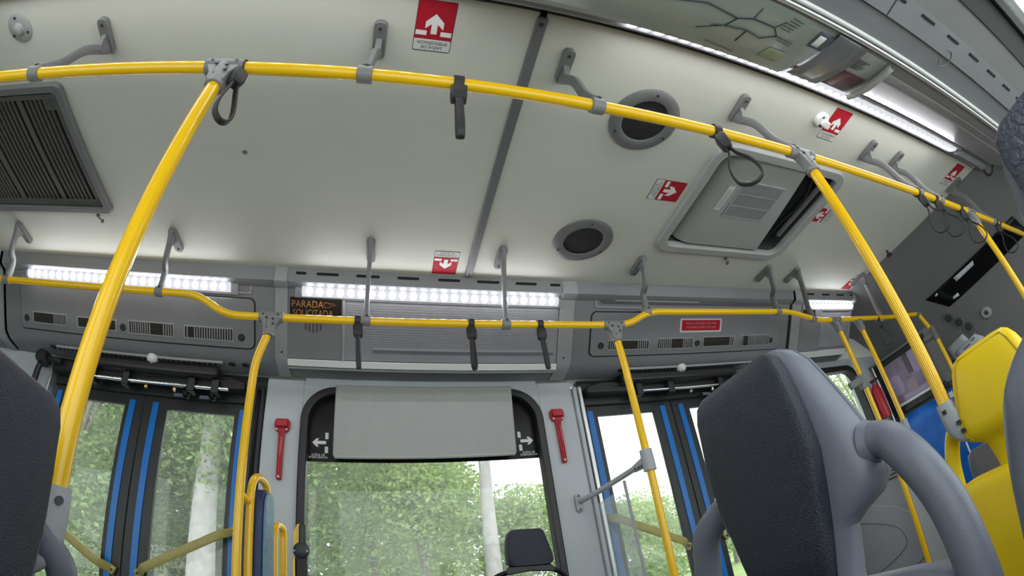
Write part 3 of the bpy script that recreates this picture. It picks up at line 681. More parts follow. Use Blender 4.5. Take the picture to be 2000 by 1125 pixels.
# ================================================================== HANDRAILS
RZ, RN, RF, RR = 1.15, 0.677, 1.923, 0.0185
nr = thing('handrail', 'yellow overhead handrail running along the near seats', 'handrail', (0, RN, RZ))
MB().tube([(-4.1, RN + .004, 1.152), (-2.0, RN, 1.152), (0, RN, 1.15), (1.4, RN, 1.143), (2.3, RN, 1.128), (3.0, RN, 1.118), (4.22, RN, 1.10)], RR, 20).build('tube', 'yellow_paint', nr)
MB().lathe((3.58, RN, 1.109), (1, 0, 0), [(RR, -0.012), (0.023, -0.012), (0.023, 0.012), (RR, 0.012)], 16).build('collar', 'screw_dark', nr)
fr = thing('handrail', 'yellow overhead handrail with cranked sections along the doors', 'handrail', (0, RF, RZ))
HI = 1.24
MB().tube(fillet([(-4.1, RF, HI), (-0.955, RF, HI), (-0.775, RF, RZ - 0.012), (1.225, RF, RZ + .006), (1.375, RF, HI), (2.50, RF, HI + .008), (2.80, RF, 1.172), (3.75, RF - .02, 1.172), (4.08, 1.80, 1.13)], 0.075, 7), RR, 20).build('tube', 'yellow_paint', fr)
MB().lathe((4.08, 1.80, 1.13), (0.8, -0.3, 0), [(0, -0.03), (0.026, -0.03), (0.026, 0.02), (0, 0.02)], 14).build('end_joint', 'bracket_grey', fr)

screw_me = mesh_only(MB().disc((0, 0, 0), (0, -1, 0), 0.0052, 0.004, 10), 'screw_dark')
screw_mz = mesh_only(MB().disc((0, 0, 0), (0, 0, -1), 0.0052, 0.004, 10), 'screw_dark')
def tee(t, p, screws=True, big=1.0, face=-1):
    x, y, z = p
    mb = MB().tube([(x - .058, y, z), (x + .058, y, z)], [.0255, .0255], 18)
    mb.tube([(x, y, z + .004), (x, y, z - .10)], [.0265, .0275], 18)
    mb.ext([(-.056, .0), (.056, .0), (.030, -.05), (.026, -.085), (-.026, -.085), (-.030, -.05)], lambda u, v, w: (x + u, y + w, z + v), -.020, .020)
    j = mb.build('tee_joint', 'joint_grey', t, bevel=0.003)
    if screws:
        for dx, dz in ((-.036, .004), (.036, .004), (-.018, -.012), (.014, -.018), (.018, -.042), (-.006, -.062)):
            inst(screw_me, 'screw', j, (x + dx, y - .0225, z + dz - 0.004))
    return j
def lower_clamp(t, p, out, m='clamp_grey', q=0.66):        # moulded foot clamp that ties a pole to a seat handle
    x, y, z = p
    secs = []
    for dz, w0, w1, th in ((.092, .025, .025, .0255), (.06, .026, .028, .027), (.02, .026, .044, .029), (-.03, .024, .064, .030), (-.07, .014, .070, .030), (-.095, -.005, .066, .027), (-.105, -.015, .056, .020)):
        loop = []
        for k in range(20):
            a = 2 * math.pi * k / 20; c, s_ = math.cos(a), math.sin(a)
            c = math.copysign(abs(c) ** .6, c); s_ = math.copysign(abs(s_) ** .6, s_)
            u = (w1 - w0) / 2 + (w1 + w0) / 2 * c
            dzz = dz * q
            loop.append((x + out[0] * u - out[1] * th * s_, y + out[1] * u + out[0] * th * s_, z + dzz))
        secs.append(loop)
    c_ = MB().loft(secs).build('foot_clamp', m, t)
    return c_
def pole(lb, p, z_top, z_bot, label_tee=True, bend=None, r=RR, ribs=False):
    x, y = p
    t = thing('grab_pole', lb, 'pole', (x, y, z_bot), 'yellow upright grab poles')
    path = [(x, y, z_bot), (x, y, z_top)] if not bend else fillet([(x + bend, y, z_bot), (x + bend, y, z_top - .22), (x, y, z_top - .08), (x, y, z_top)], .1, 6)
    if ribs:
        mb = MB(); n = 40
        mb.loft([[(x + (r + (.0009 if k % 2 else -.0005)) * math.cos(2 * math.pi * k / n), y + (r + (.0009 if k % 2 else -.0005)) * math.sin(2 * math.pi * k / n), z) for k in range(n)] for z in (z_bot, z_top)])
        mb.build('tube', 'yellow_paint', t)
    else: MB().tube(path, r, 20).build('tube', 'yellow_paint', t)
    tee(t, (x, y, z_top)); return t
p1 = pole('thick yellow pole in the foreground left, clamped to the left seat', (-0.508, RN), 1.151, 0.02, r=0.0195)
c1 = lower_clamp(p1, (-0.508, RN, 0.032), (-0.72, -0.69))
for dx, dy, dz in ((.022, -.016, .040), (-.006, -.038, -.008), (.000, -.036, -.036)):
    MB().disc((-0.508 + dx, RN + dy, 0.032 + dz), (0.72, -0.69, 0), 0.0065, 0.006, 12).build('clamp_screw', 'screw_dark', c1)
p4 = pole('ribbed yellow pole clamped to the yellow seat', (1.415, RN), 1.142, 0.02, ribs=True)
c4 = lower_clamp(p4, (1.415, RN, 0.062), (0.25, -0.97))
for dx, dy, dz in ((-.026, -.002, .035), (-.026, -.032, -.010), (-.026, -.036, -.036)):
    MB().bx(1.415 + dx - .006, 1.415 + dx + .002, RN + dy - .006, RN + dy + .006, .062 + dz - .006, .062 + dz + .006).build('clamp_screw', 'screw_dark', c4)
pole('yellow pole left of the middle window, beside the left door', (-0.553, RF), 1.141, -FZ, bend=-0.04)
p3 = pole('yellow pole right of the middle window, tied to the pillar by a grey bar', (1.133, RF), 1.153, -FZ, bend=0.006)
p5 = pole('yellow pole near the bulkhead with a grey side clamp', (2.985, RF), 1.172, -FZ)
MB().tube([(2.968, RF, .72), (2.968, RF, .62)], .028, 14).build('side_clamp', 'joint_grey', p5)
MB().box((2.88, RF - .01, .665), (.17, .03, .05), (Vector((.97, 0, .22)), Vector((0, 1, 0)), Vector((-.22, 0, .97)))).build('side_clamp', 'joint_grey', p5, bevel=.006)
p6 = pole('yellow pole in front of the framed picture with a grey lower sleeve', (3.285, RF), 1.172, -FZ)
MB().tube([(3.285, RF, .33), (3.285, RF, .20)], .028, 14).build('sleeve', 'clamp_grey', p6)
pole('yellow pole at the far end of the near handrail', (3.03, RN), 1.117, -FZ)
p7 = thing('grab_pole', 'yellow corner pole beside the framed picture at the bulkhead', 'pole', (4.1, 1.76, -FZ), 'yellow upright grab poles')
MB().tube(fillet([(4.08, 1.80, 1.13), (4.10, 1.775, .98), (4.10, 1.755, .90), (4.10, 1.755, -FZ)], .06), RR, 16).build('tube', 'yellow_paint', p7)
MB().tube([(4.1, 1.758, .97), (4.1, 1.755, .85)], .027, 14).build('joint', 'bracket_grey', p7)
MB().box((4.1, 1.81, .91), (.04, .13, .05)).build('joint_arm', 'bracket_grey', p7, bevel=.008)

# ceiling brackets that carry the rails
def bracket(x, near, xc, zc, lb):
    sg = 1 if near else -1                           # +1: the plate's inner end lies towards +Y
    yo, yi = (0.672, 0.800) if near else (1.908, 1.757)
    yr = RN if near else RF
    t = thing('handrail_bracket', lb, 'bracket', (x, (yo + yi) / 2, HC), 'grey ceiling brackets of the handrails')
    ya, yb = min(yo, yi), max(yo, yi); d = xc - x; g_ = -1 if near else 1
    MB().ext(rrect(x, (ya + yb) / 2, 0.044, yb - ya + .012, 0.018, 4), fZ, HC - 0.024, HC).build('base_plate', 'bracket_grey', t, bevel=0.003)
    MB().ext([(yi, HC - .02), (yi + g_ * .075, HC - .02), (yi + g_ * .045, HC - .085), (yi + g_ * .02, HC - .06)], lambda u, v, w: (x + d * .1 * (HC - v) / .085 + w, u, v), -.010, .010).build('gusset', 'bracket_grey', t)
    for y in (yo - sg * -0.018, yi - sg * 0.014):
        inst(screw_mz, 'screw', t, (x, y, HC - 0.0245))
    path = spline([(x, yi + g_ * .010, HC - .003), (x + d * .08, yi + g_ * .030, HC - .05), (x + d * .35, yi + g_ * .075, HC - .14), (x + d * .75, yr - g_ * .030, zc + .10), (xc, yr, zc + .015)], 6)
    n = len(path)
    MB().tube(path, [(0.024 - 0.006 * min(1, 3 * i / n) + 0.006 * max(0, 3 * i / n - 2)) for i in range(n)], 12, flat=(1.0, 0.60, (0, 1, 0))).build('arm', 'bracket_grey', t)
    MB().tube([(xc - .021, yr, zc), (xc + .021, yr, zc)], .0255, 18).build('rail_clamp', 'joint_grey', t, bevel=.003)
    inst(screw_me, 'screw', t, (xc + .004, yr - .024, zc + .012))
NB = [(-1.12, -1.178, 1.152), (-0.11, -0.117, 1.15), (0.534, 0.548, 1.147), (1.327, 1.36, 1.143), (2.285, 2.345, 1.127), (2.575, 2.60, 1.124), (3.43, 3.46, 1.11)]
NL = ['leftmost near-side bracket, over the dark air grille', 'short near-side bracket beside the topmost red exit sticker', 'near-side bracket between the ceiling joint and the larger speaker', 'near-side bracket at the top of the ribbed yellow pole',
      'near-side bracket ahead of the roof hatch, first of a close pair', 'near-side bracket ahead of the roof hatch, second of a close pair', 'near-side bracket fixed at the edge of the front dome']
for (x, xc, zc), lb in zip(NB, NL): bracket(x, True, xc, zc, 'grey curved ' + lb)
FB_ = [(-2.14, -2.19, 1.24), (-1.118, -1.16, 1.24), (-0.105, -0.108, 1.148), (0.545, 0.556, 1.15), (1.337, 1.362, 1.238), (2.318, 2.40, 1.247), (2.605, 2.735, 1.185), (3.43, 3.66, 1.172)]
FL = ['leftmost door-side bracket, at the picture edge', 'door-side bracket over the left door, right of the thick yellow pole', 'door-side bracket left of the lower red exit sticker', 'door-side bracket just right of the ceiling joint',
      'door-side bracket under the hatch corner where the rail cranks up', 'door-side bracket at the right crank, first of a close pair', 'door-side bracket at the right crank, second of a close pair', 'door-side bracket against the front dome']
for (x, xc, zc), lb in zip(FB_, FL): bracket(x, False, xc, zc, 'grey slim ' + lb)

# hanging straps
def strap(x, y, z, lb, turn=0.0, swing=0.0, wide=0.02, drop=0.24):
    t = thing('hanging_strap', lb, 'strap', (x, y, z), 'black hanging hand straps')
    ca, sa = math.cos(turn), math.sin(turn)
    def F(u, v, w):                                  # u in the plane of the loop, v down, w across
        return (x + sa * u + ca * w + swing * v, y + ca * u - sa * w, z - v)
    MB().tube([(x - .014, y, z), (x + .014, y, z)], .0245, 16).build('cuff', 'strap_black', t)
    MB().loft([[F(a * q, v, b * q2) for a, b in ((-1, -1), (1, -1), (1, 1), (-1, 1))] for v, q, q2 in ((.018, .012, .016), (.035, .020, .022), (.075, .018, .021), (.085, .012, .015))]).build('buckle', 'strap_black', t, bevel=.004)
    lp = [(-.006, .07), (-.012, .11), (-wide * 1.0, .15), (-wide * 1.25, .19), (-wide * 1.1, .222), (-wide * .5, drop - .003), (0, drop), (wide * .5, drop - .003), (wide * 1.1, .222), (wide * 1.25, .19), (wide, .15), (.012, .11), (.006, .07)]
    path = spline([F(u, v, 0) for u, v in lp], 4)
    MB().tube(path, .0105, 8, flat=(1.0, .34, (ca, -sa, 0))).build('loop', 'strap_black', t)
strap(-0.462, RN, 1.15, 'black hanging strap beside the top joint of the thick foreground pole', 0.75, 0.10)
strap(0.138, RN, 1.15, 'black hanging strap edge-on below the topmost red exit sticker', 0.05, 0.0, .014)
strap(0.985, RN, 1.145, 'black hanging strap with open loop in front of the roof hatch', -0.75, 0.16, .036)
strap(2.335, RN, 1.127, 'black hanging strap, left one of the crossing pair', -0.25, 0.10, .036)
strap(2.53, RN, 1.124, 'black hanging strap, right one of the crossing pair', -0.35, 0.05, .036)
strap(2.87, RN, 1.12, 'black hanging strap beside the pole at the end of the near handrail', -0.3, 0.08, .036)
strap(3.50, RN, 1.109, 'black hanging strap over the dark display slot', -0.3, 0.08, .034)
strap(-0.146, RF, 1.145, 'black hanging strap in front of the stop request display edge', 0.1, 0.07, .010)
strap(0.385, RF, 1.15, 'black hanging strap in the middle of the advertising board', 0.5, 0.0, .016)
strap(0.728, RF, 1.152, 'black hanging strap at the right part of the advertising board', 0.1, 0.03, .010)
strap(3.56, RF - .01, 1.172, 'black hanging strap on the door-side rail near the bulkhead', -0.5, 0.05, .034)

# ================================================================== CEILING FITTINGS
def sticker(cx, cy, ar, lb, L=0.188, W=0.127):
    """red exit sticker under the ceiling; ar = direction of the arrow in X,Y"""
    t = thing('emergency_exit_sticker', lb, 'sticker', (cx, cy, HC), 'red exit stickers on the ceiling')
    a = Vector((ar[0], ar[1], 0)); u = -a; f_ = Vector((0, 0, 1)); r = f_.cross(u)
    C = Vector((cx, cy, HC))
    def F(x, y, w): return C + r * x + u * y - f_ * w
    MB().ext(rrect(0, 0, W, L, 0.006, 3), F, 0.0, 0.0008).build('border', 'print_black', t, smooth=False)
    MB().ext([(-W / 2 + .002, -L / 2 + .001), (W / 2 - .002, -L / 2 + .001), (W / 2 - .002, L / 2 - .047), (-W / 2 + .002, L / 2 - .047)], F, 0.0008, 0.0013).build('red_field', 'sticker_red', t, smooth=False)
    MB().ext(rrect(0, L / 2 - .0245, W - .004, .042, .004, 2), F, 0.0008, 0.0013).build('text_field', 'sticker_white', t, smooth=False)
    y0 = L / 2 - 0.070
    MB().ext([(-.010, y0 + .004), (.010, y0 + .004), (.010, y0 - .032), (.030, y0 - .014), (.030, y0 - .040), (0, y0 - .070), (-.030, y0 - .040), (-.030, y0 - .014), (-.010, y0 - .032)], F, 0.0013, 0.0018).build('arrow', 'print_white', t, smooth=False)
    for sx in (-1, 1):
        MB().ext([(sx * .023, y0 + .010), (sx * .0595, y0 + .010), (sx * .0595, y0 - .007), (sx * .023, y0 - .007)], F, 0.0013, 0.0018).build('dash', 'print_white', t, smooth=False)
    m_ = MB(); text(m_, 'SAÍDA DE', .017, F(0, L / 2 - .016, 0), r, u, -f_, .0017); text(m_, 'EMERGÊNCIA', .017, F(0, L / 2 - .033, 0), r, u, -f_, .0017)
    m_.build('lettering', 'print_black', t, smooth=False)
sticker(0.064, 0.672, (0, -1), 'red exit sticker cut by the top picture edge, arrow pointing up')
sticker(0.274, 1.914, (0, 1), 'red exit sticker over the middle light strip, arrow pointing down')
sticker(1.232, 1.266, (1, 0), 'red exit sticker left of the roof hatch', 0.172, 0.130)
sticker(2.372, 1.258, (-1, 0), 'red exit sticker right of the roof hatch', 0.172, 0.115)
sticker(1.928, 0.673, (0, -1), 'red exit sticker beside the white ceiling latch and near light strip')
sticker(3.32, 0.675, (0, -1), 'small red exit sticker by the near corner of the front dome')
sticker(3.425, 1.885, (0, 1), 'small red exit sticker by the door-side corner of the front dome')

def speaker(cx, cy, r, lb):
    t = thing('ceiling_speaker', lb, 'speaker', (cx, cy, HC), 'round ceiling speakers')
    MB().lathe((cx, cy, HC), (0, 0, -1), [(r, 0), (r, .006), (r - .008, .012), (r * .70, .014), (r * .66, .010), (r * .655, .003)], 48).build('ring', 'bracket_grey', t)
    MB().lathe((cx, cy, HC), (0, 0, -1), [(0, .006), (r * .4, .0058), (r * .66, .004)], 40).build('grille_cloth', 'speaker_mesh', t)
    for k in range(3):
        a = 0.5 + 2.094 * k
        inst(screw_mz, 'screw', t, (cx + r * .86 * math.cos(a), cy + r * .86 * math.sin(a), HC - .0125))
speaker(0.938, 0.908, 0.152, 'round grey ceiling speaker crossed by the near handrail')
speaker(0.940, 1.667, 0.158, 'round grey ceiling speaker beside the roof hatch corner')

# roof hatch
ht = thing('roof_hatch', 'pale roof hatch with hanging cover and dark gaps at its sides', 'hatch', (1.83, 1.3, HC))
MB().ring(rrect(1.825, 1.305, 0.955, 0.765, 0.10), rrect(1.825, 1.305, 0.845, 0.655, 0.06), fZ, HC - 0.022, HC + 0.02).build('frame', 'hatch_frame', ht, bevel=0.008)
MB().ring(rrect(1.825, 1.305, 0.90, 0.71, 0.08), rrect(1.825, 1.305, 0.845, 0.655, 0.06), fZ, HC + 0.02, HC + 0.12).build('well', 'hatch_dark', ht)
MB().bx(1.35, 2.30, 0.93, 1.68, HC + 0.12, HC + 0.14).build('lid', 'hatch_dark', ht)
def hprof(xe): return [(1.458, HC + .10), (1.464, HC + .06), (1.482, HC + .030), (1.515, HC + .008), (1.56, HC - .004), (xe - .03, HC - .006), (xe, HC - .002)]
def hloop(y, xe): return [(a, y, b) for a, b in hprof(xe)] + [(a, y, b + .012) for a, b in reversed(hprof(xe))]
cvr = MB().loft([hloop(0.985, 1.985), hloop(1.615, 2.085)]).build('cover', 'hatch_cover', ht)
MB().ring([(1.627, 1.118), (1.925, 1.118), (1.925, 1.378), (1.635, 1.378)], [(1.637, 1.128), (1.915, 1.128), (1.915, 1.368), (1.645, 1.368)], fZ, HC - .0095, HC - .004).build('air_grille', 'blind_grey', cvr)
MB().bx(1.632, 1.92, 1.122, 1.373, HC - .0062, HC - .005).build('air_grille_back', 'hatch_dark', cvr)
mb = MB()
for i in range(34):
    x = 1.643 + i * 0.0082; mb.bx(x, x + .0047, 1.126, 1.37, HC - .0085, HC - .006)
for y in (1.205, 1.29): mb.bx(1.64, 1.917, y - .003, y + .003, HC - .0095, HC - .006)
mb.build('air_grille_bars', 'blind_grey', cvr)['kind'] = 'stuff'
MB().bx(1.557, 1.597, 1.168, 1.338, HC - .0062, HC - .005).build('paper_label', 'sticker_white', cvr)
mb = MB()
for k in range(4): mb.bx(1.565 + .007 * k, 1.567 + .007 * k, 1.19, 1.325, HC - .0067, HC - .006)
mb.build('label_print', 'blind_grey', cvr)
for y in (1.06, 1.25, 1.50):
    MB().bx(1.405, 1.43, y - .03, y + .03, HC + .03, HC + .075).build('latch_block', 'black_plastic', ht, bevel=.004)
MB().tube(spline([(2.12, 1.02, HC + .06), (2.18, 1.2, HC + .045), (2.16, 1.4, HC + .05), (2.13, 1.58, HC + .04)], 5), .012, 8).build('gas_strut', 'black_plastic', ht)
MB().tube([(2.20, 1.05, HC + .03), (2.20, 1.5, HC + .03)], .016, 8).build('hinge_bar', 'bracket_grey', ht)
# dark air-return grille
gr = thing('air_return_grille', 'dark grey slatted air grille at the left of the ceiling', 'grille', (-1.9, 1.28, HC))
MB().ring(rrect(-1.885, 1.283, 0.95, 0.725, 0.03), rrect(-1.885, 1.283, 0.875, 0.650, 0.025), fZ, HC - 0.030, HC).build('frame', 'bracket_grey', gr, bevel=0.006)
MB().ring(rrect(-1.885, 1.283, 0.874, 0.648, 0.025), rrect(-1.885, 1.283, 0.866, 0.640, 0.022), fZ, HC - 0.012, HC).build('gap', 'dark_void', gr)
MB().bx(-2.31, -1.455, 0.965, 1.60, HC - 0.008, HC - 0.002).build('backing', 'dark_void', gr)
for (a, b, c, d) in ((-2.31, -1.455, 0.965, 0.992), (-2.31, -1.455, 1.562, 1.60), (-1.478, -1.455, 0.992, 1.562), (-1.690, -1.662, 0.992, 1.562), (-1.972, -1.938, 0.992, 1.562), (-2.31, -2.25, 0.992, 1.562)):
    MB().bx(a, b, c, d, HC - .020, HC - .008).build('rail', 'grille_olive', gr, bevel=.003)
MB().bx(-1.53, -1.478, 0.992, 1.045, HC - .020, HC - .008).build('lock_plate', 'grille_olive', gr)
MB().lathe((-1.505, 1.018, HC - .020), (0, 0, -1), [(.016, 0), (.016, .003), (.012, .003), (.012, .001), (0, .001)], 18).build('lock', 'grille_olive', gr)
sl = mesh_only(MB().box((0, 0, 0), (.0125, .572, .010)), 'grille_olive', False); sl2 = mesh_only(MB().box((0, 0, 0), (.0125, .51, .010)), 'grille_olive', False)
for (a, b) in ((-1.662, -1.478), (-1.938, -1.690), (-2.25, -1.972)):
    n = round((b - a) / .0262)
    for i in range(1, n):
        x = a + (b - a) * i / n
        short = x > -1.53
        inst(sl2 if short else sl, 'slat', gr, (x, 1.302 if short else 1.277, HC - .0145), (0, 0.35, 0))
# small ceiling fittings
rl = thing('ceiling_light', 'small round pale fitting at the top left corner of the ceiling', 'light', (-1.533, 0.678, HC))
MB().lathe((-1.533, 0.678, HC), (0, 0, -1), [(.060, 0), (.060, .004), (.052, .008), (.024, .009), (.020, .014), (.022, .020), (.012, .026), (0, .027)], 28).build('rose', 'blind_grey', rl)
for k in range(3): inst(screw_mz, 'screw', rl, (-1.533 + .045 * math.cos(k * 2.1 + .4), .678 + .045 * math.sin(k * 2.1 + .4), HC - .009))
def hook(x, y, lb):
    t = thing('ceiling_hook', lb, 'hook', (x, y, HC), 'small loose ceiling hooks')
    MB().disc((x, y, HC), (0, 0, -1), .010, .010, 10).build('boss', 'bracket_grey', t)
    MB().tube(spline([(x, y, HC - .008), (x + .012, y + .012, HC - .018), (x + .020, y + .004, HC - .022), (x + .024, y + .026, HC - .022)], 4), .004, 6).build('hook', 'bracket_grey', t)
    MB().disc((x + .024, y + .026, HC - .014), (0, 0, -1), .008, .012, 10).build('tip', 'grille_olive', t)
hook(-1.53, 1.68, 'tiny hook below the dark air grille corner'); hook(1.905, 1.72, 'tiny hook below the roof hatch')
dt = thing('ceiling_plug', 'tiny grey plug alone on the left ceiling panel', 'plug', (-0.64, 1.268, HC))
MB().lathe((-0.64, 1.268, HC), (0, 0, -1), [(.011, 0), (.011, .003), (.006, .006), (0, .006)], 14).build('cap', 'bracket_grey', dt)
lt = thing('ceiling_latch', 'white round turn latch beside the near light strip', 'latch', (1.81, 0.666, HC))
MB().lathe((1.81, 0.666, HC), (0, 0, -1), [(.040, 0), (.040, .012), (.034, .022), (.0, .024)], 26).build('base', 'white_plastic', lt)
MB().ext(rrect(1.83, 0.672, .060, .030, .012, 4), fZ, HC - .036, HC - .020).build('lever', 'white_plastic', lt, bevel=.004)
for dx, dy in ((-.012, -.02), (-.006, .026), (.008, .030)): MB().disc((1.81 + dx, .666 + dy, HC - .022), (0, 0, -1), .006, .003, 8).build('hole', 'screw_dark', lt)
kn = thing('black_stud', 'small black knob at the edge of the front dome', 'knob', (3.43, 1.475, HC))
MB().lathe((3.43, 1.475, HC), (-.15, -.05, -1), [(.010, 0), (.010, .03), (.022, .036), (.024, .05), (.012, .056), (0, .057)], 16).build('knob', 'screw_dark', kn)

# ================================================================== SEATS
def sec(X0, f, yc, z, w, d0, d1, p, n=28):
    L_ = []
    for k in range(n):
        a = 2 * math.pi * k / n; c, s_ = math.cos(a), math.sin(a)
        c = math.copysign(abs(c) ** p, c); s_ = math.copysign(abs(s_) ** p, s_)
        d = (d0 + d1) / 2 + (d1 - d0) / 2 * s_
        L_.append((X0 - f * d, yc + w * c, z))
    return L_
def seat(lb, X0, f, yc, pad, shell, handles=(1, -1), seam='seat_seam', k=1.0, dz=0.0):
    t = thing('bus_seat', lb, 'seat', (X0 - f * .05, yc, -FZ), 'bus seats with handle loops')
    HS = [(.224, .050, .020, .028), (.219, .080, .012, .042), (.208, .098, .008, .056), (.185, .112, .006, .068), (.15, .123, .006, .078), (.11, .135, .006, .086), (.07, .147, .006, .092), (.03, .154, .006, .096), (.005, .152, .006, .095), (-.014, .138, .006, .085), (-.028, .112, .006, .070), (-.040, .098, .004, .062), (-.10, .088, .004, .058), (-.19, .084, .006, .056)]
    sh = MB().loft([sec(X0, f, yc, z, w, a, b, .52) for z, w, a, b in HS]).build('headrest_shell', shell, t)
    PS = [(.216, .060, -.004, .014), (.212, .082, -.010, .014), (.202, .094, -.015, .014), (.18, .101, -.018, .014), (.12, .107, -.019, .014), (.065, .108, -.019, .014), (.02, .099, -.019, .014), (-.05, .083, -.018, .014), (-.094, .072, -.016, .014), (-.101, .068, -.010, .014), (-.104, .06, -.002, .014)]
    MB().loft([sec(X0, f, yc, z, w, a, b, .36) for z, w, a, b in PS]).build('headrest_pad', pad, t)
    MB().tube([(X0 - f * (b * .62 + .002), yc - (w + .0002) * .985, z) for z, w, a, b in HS[1:9]], .0016, 6).build('seam', seam, sh)
    if seam == 'yellow_plastic':
        up_, dn = [], []
        for z, w, a, b in HS[2:10]:
            q = min(.985, (w - .020) / w); sy = (1 - q ** (2 / .52)) ** (.52 / 2); dd_ = (a + b) / 2 + (b - a) / 2 * sy + .0006
            up_.append((X0 - f * dd_, yc + w - .020, z)); dn.append((X0 - f * dd_, yc - w + .020, z))
        MB().tube(dn[::-1] + up_, .0028, 6).build('panel_groove', 'yellow_groove', sh)
    for sg in handles:
        pth = spline([(X0 - f * (.050 - .02 * (v > .2)), yc + sg * v, z) for v, z in ((.10, .040), (.135, .050), (.172, .042), (.208, .010), (.230, -.045), (.240, -.110), (.243, -.17), (.243, -.25))], 5)
        MB().tube(pth, .0235, 18).build('handle', shell, t)
        MB().tube([(X0 - f * .050, yc + sg * .148, .047), (X0 - f * .050, yc + sg * .158, .046)], [.030, .0255], 20).build('handle_collar', shell, sh)
    BS = [(-.112, .17 * k, .024, .055), (-.118, .205 * k, .014, .068), (-.13, .232 * k, .008, .076), (-.16, .250 * k, .004, .082), (-.30, .255 * k, .006, .085), (-.46, .25 * k, .010, .085), (-.50, .22 * k, .02, .08)]
    br = MB().loft([sec(X0, f, yc, z, w, a, b, .42) for z, w, a, b in BS]).build('backrest_shell', shell, t)
    MB().loft([sec(X0, f, yc, z, w, a, .03, .36) for z, w, a in ((-.165, .15 * k, .0), (-.18, .18 * k, -.012), (-.30, .195 * k, -.016), (-.42, .19 * k, -.014), (-.44, .17 * k, .0))]).build('backrest_pad', pad, t)
    MB().loft([sec(X0, f, yc, z, w, -.40, .03, .36) for z, w in ((-.345, .18 * k), (-.36, .205 * k), (-.41, .21 * k), (-.43, .19 * k))]).build('cushion', pad, t)
    MB().loft([sec(X0, f, yc, z, .12, -.30, -.04, .3) for z in (-.43, -FZ - dz)]).build('pedestal', shell, t)
    t.location.z += dz
    return t
seat('dark grey aisle seat facing the camera at lower right', 0.48, -1, 0.515, 'seat_leather', 'seat_shell')
seat('dark blue grained window seat at the right picture edge', 0.48, -1, -0.05, 'seat_grain', 'seat_shell', (1,), k=0.68)
seat('dark seat at the left picture edge beside the thick yellow pole', -0.458, 1, 0.478, 'seat_leather', 'seat_shell', dz=-0.026)
seat('bright yellow seat seen from behind at the right', 1.48, 1, 0.512, 'yellow_plastic', 'yellow_plastic', seam='yellow_plastic')

# ================================================================== WHEELCHAIR BAY
wb = thing('wheelchair_backrest', 'blue padded backrest board in a yellow tube frame beside the left pole', 'backrest', (-0.55, 2.1, -FZ))
MB().tube(fillet([(-.565, 1.985, -FZ), (-.565, 1.985, .44), (-.545, 2.19, .44), (-.545, 2.19, -FZ)], .09, 8), .017, 14).build('frame', 'yellow_paint', wb)
MB().tube([(-.593, 1.925, .345), (-.565, 1.985, .315)], .015, 12).build('link_tube', 'yellow_paint', wb)
MB().ext(rrect(2.085, -.02, .165, .82, .07, 6), lambda u, v, w: (w, u, v), -.575, -.517).build('board', 'navy_pad', wb, bevel=.006)
MB().ext(rrect(2.087, -.02, .150, .80, .065, 6), lambda u, v, w: (w, u, v), -.517, -.505).build('pad', 'navy_pad_lit', wb, bevel=.005)  # face of the board, painted lighter for the window light on it
MB().tube(fillet([(-.52, 2.235, -FZ), (-.52, 2.235, .27), (-.50, 2.34, .27), (-.50, 2.34, -FZ)], .06, 6), .017, 12).build('side_frame', 'yellow_paint', wb)
sb = thing('seat_belt', 'black seat belt with buckle on a yellow bracket beside the middle window', 'belt', (-0.39, 2.2, -FZ))
MB().ext([(-.428, .12), (-.402, .12), (-.402, .272), (-.412, .272), (-.428, .235)], fY, 2.205, 2.213).build('bracket', 'yellow_paint', sb)
MB().bx(-.428, -.412, 2.19, 2.212, -FZ, .12).build('post', 'yellow_paint', sb)
MB().bx(-.402, -.372, 2.185, 2.205, .17, .27).build('buckle_body', 'black_plastic', sb, bevel=.006)
MB().lathe((-.390, 2.19, .155), (0, -1, 0), [(.036, 0), (.036, .006), (.030, .009), (0, .009)], 18).build('buckle_plate', 'black_plastic', sb)
for dx in (-.03, .026): MB().disc((-.390 + dx, 2.182, .153), (0, -1, 0), .005, .003, 8).build('rivet', 'cover_light', sb)
MB().bx(-.418, -.366, 2.19, 2.205, -FZ, .15).build('webbing', 'strap_black', sb)

cs = thing('folding_seat', 'black headrest on a bent tube frame in front of the middle window', 'seat', (0.6, 2.2, -FZ))
HP = [((.512, .052), (.690, .045)), ((.490, .062), (.706, .058)), ((.491, .12), (.706, .085)), ((.500, .18), (.692, .15)), ((.511, .207), (.678, .203)), ((.528, .219), (.665, .213))]
mb = MB()
secs = []
for (a, za), (b, zb) in HP:
    L_ = []
    for k in range(20):
        an = 2 * math.pi * k / 20; c, s_ = math.cos(an), math.sin(an); c = math.copysign(abs(c) ** .4, c); s_ = math.copysign(abs(s_) ** .4, s_)
        q = (c + 1) / 2; L_.append((a + (b - a) * q, 2.21 + .035 * s_, za + (zb - za) * q))
    secs.append(L_)
mb.loft(secs).build('headrest', 'seat_leather', cs)
MB().ext([(.478, .028), (.50, .055), (.69, .045), (.712, .02), (.705, .006), (.60, .022), (.49, .015)], fY, 2.195, 2.228).build('bracket', 'black_plastic', cs, bevel=.005)
MB().tube(spline([(.355, 2.22, -FZ), (.355, 2.22, -.40), (.352, 2.22, -.12), (.375, 2.215, -.048), (.425, 2.21, .005), (.50, 2.21, .03), (.60, 2.21, .035), (.70, 2.21, .018), (.752, 2.215, -.022), (.786, 2.22, -.10), (.795, 2.22, -.4), (.795, 2.22, -FZ)], 6), .0125, 12).build('frame', 'black_gloss', cs)
MB().ext(rrect(.575, -.35, .40, .40, .05), fY, 2.19, 2.23).build('backrest', 'seat_leather', cs, bevel=.01)

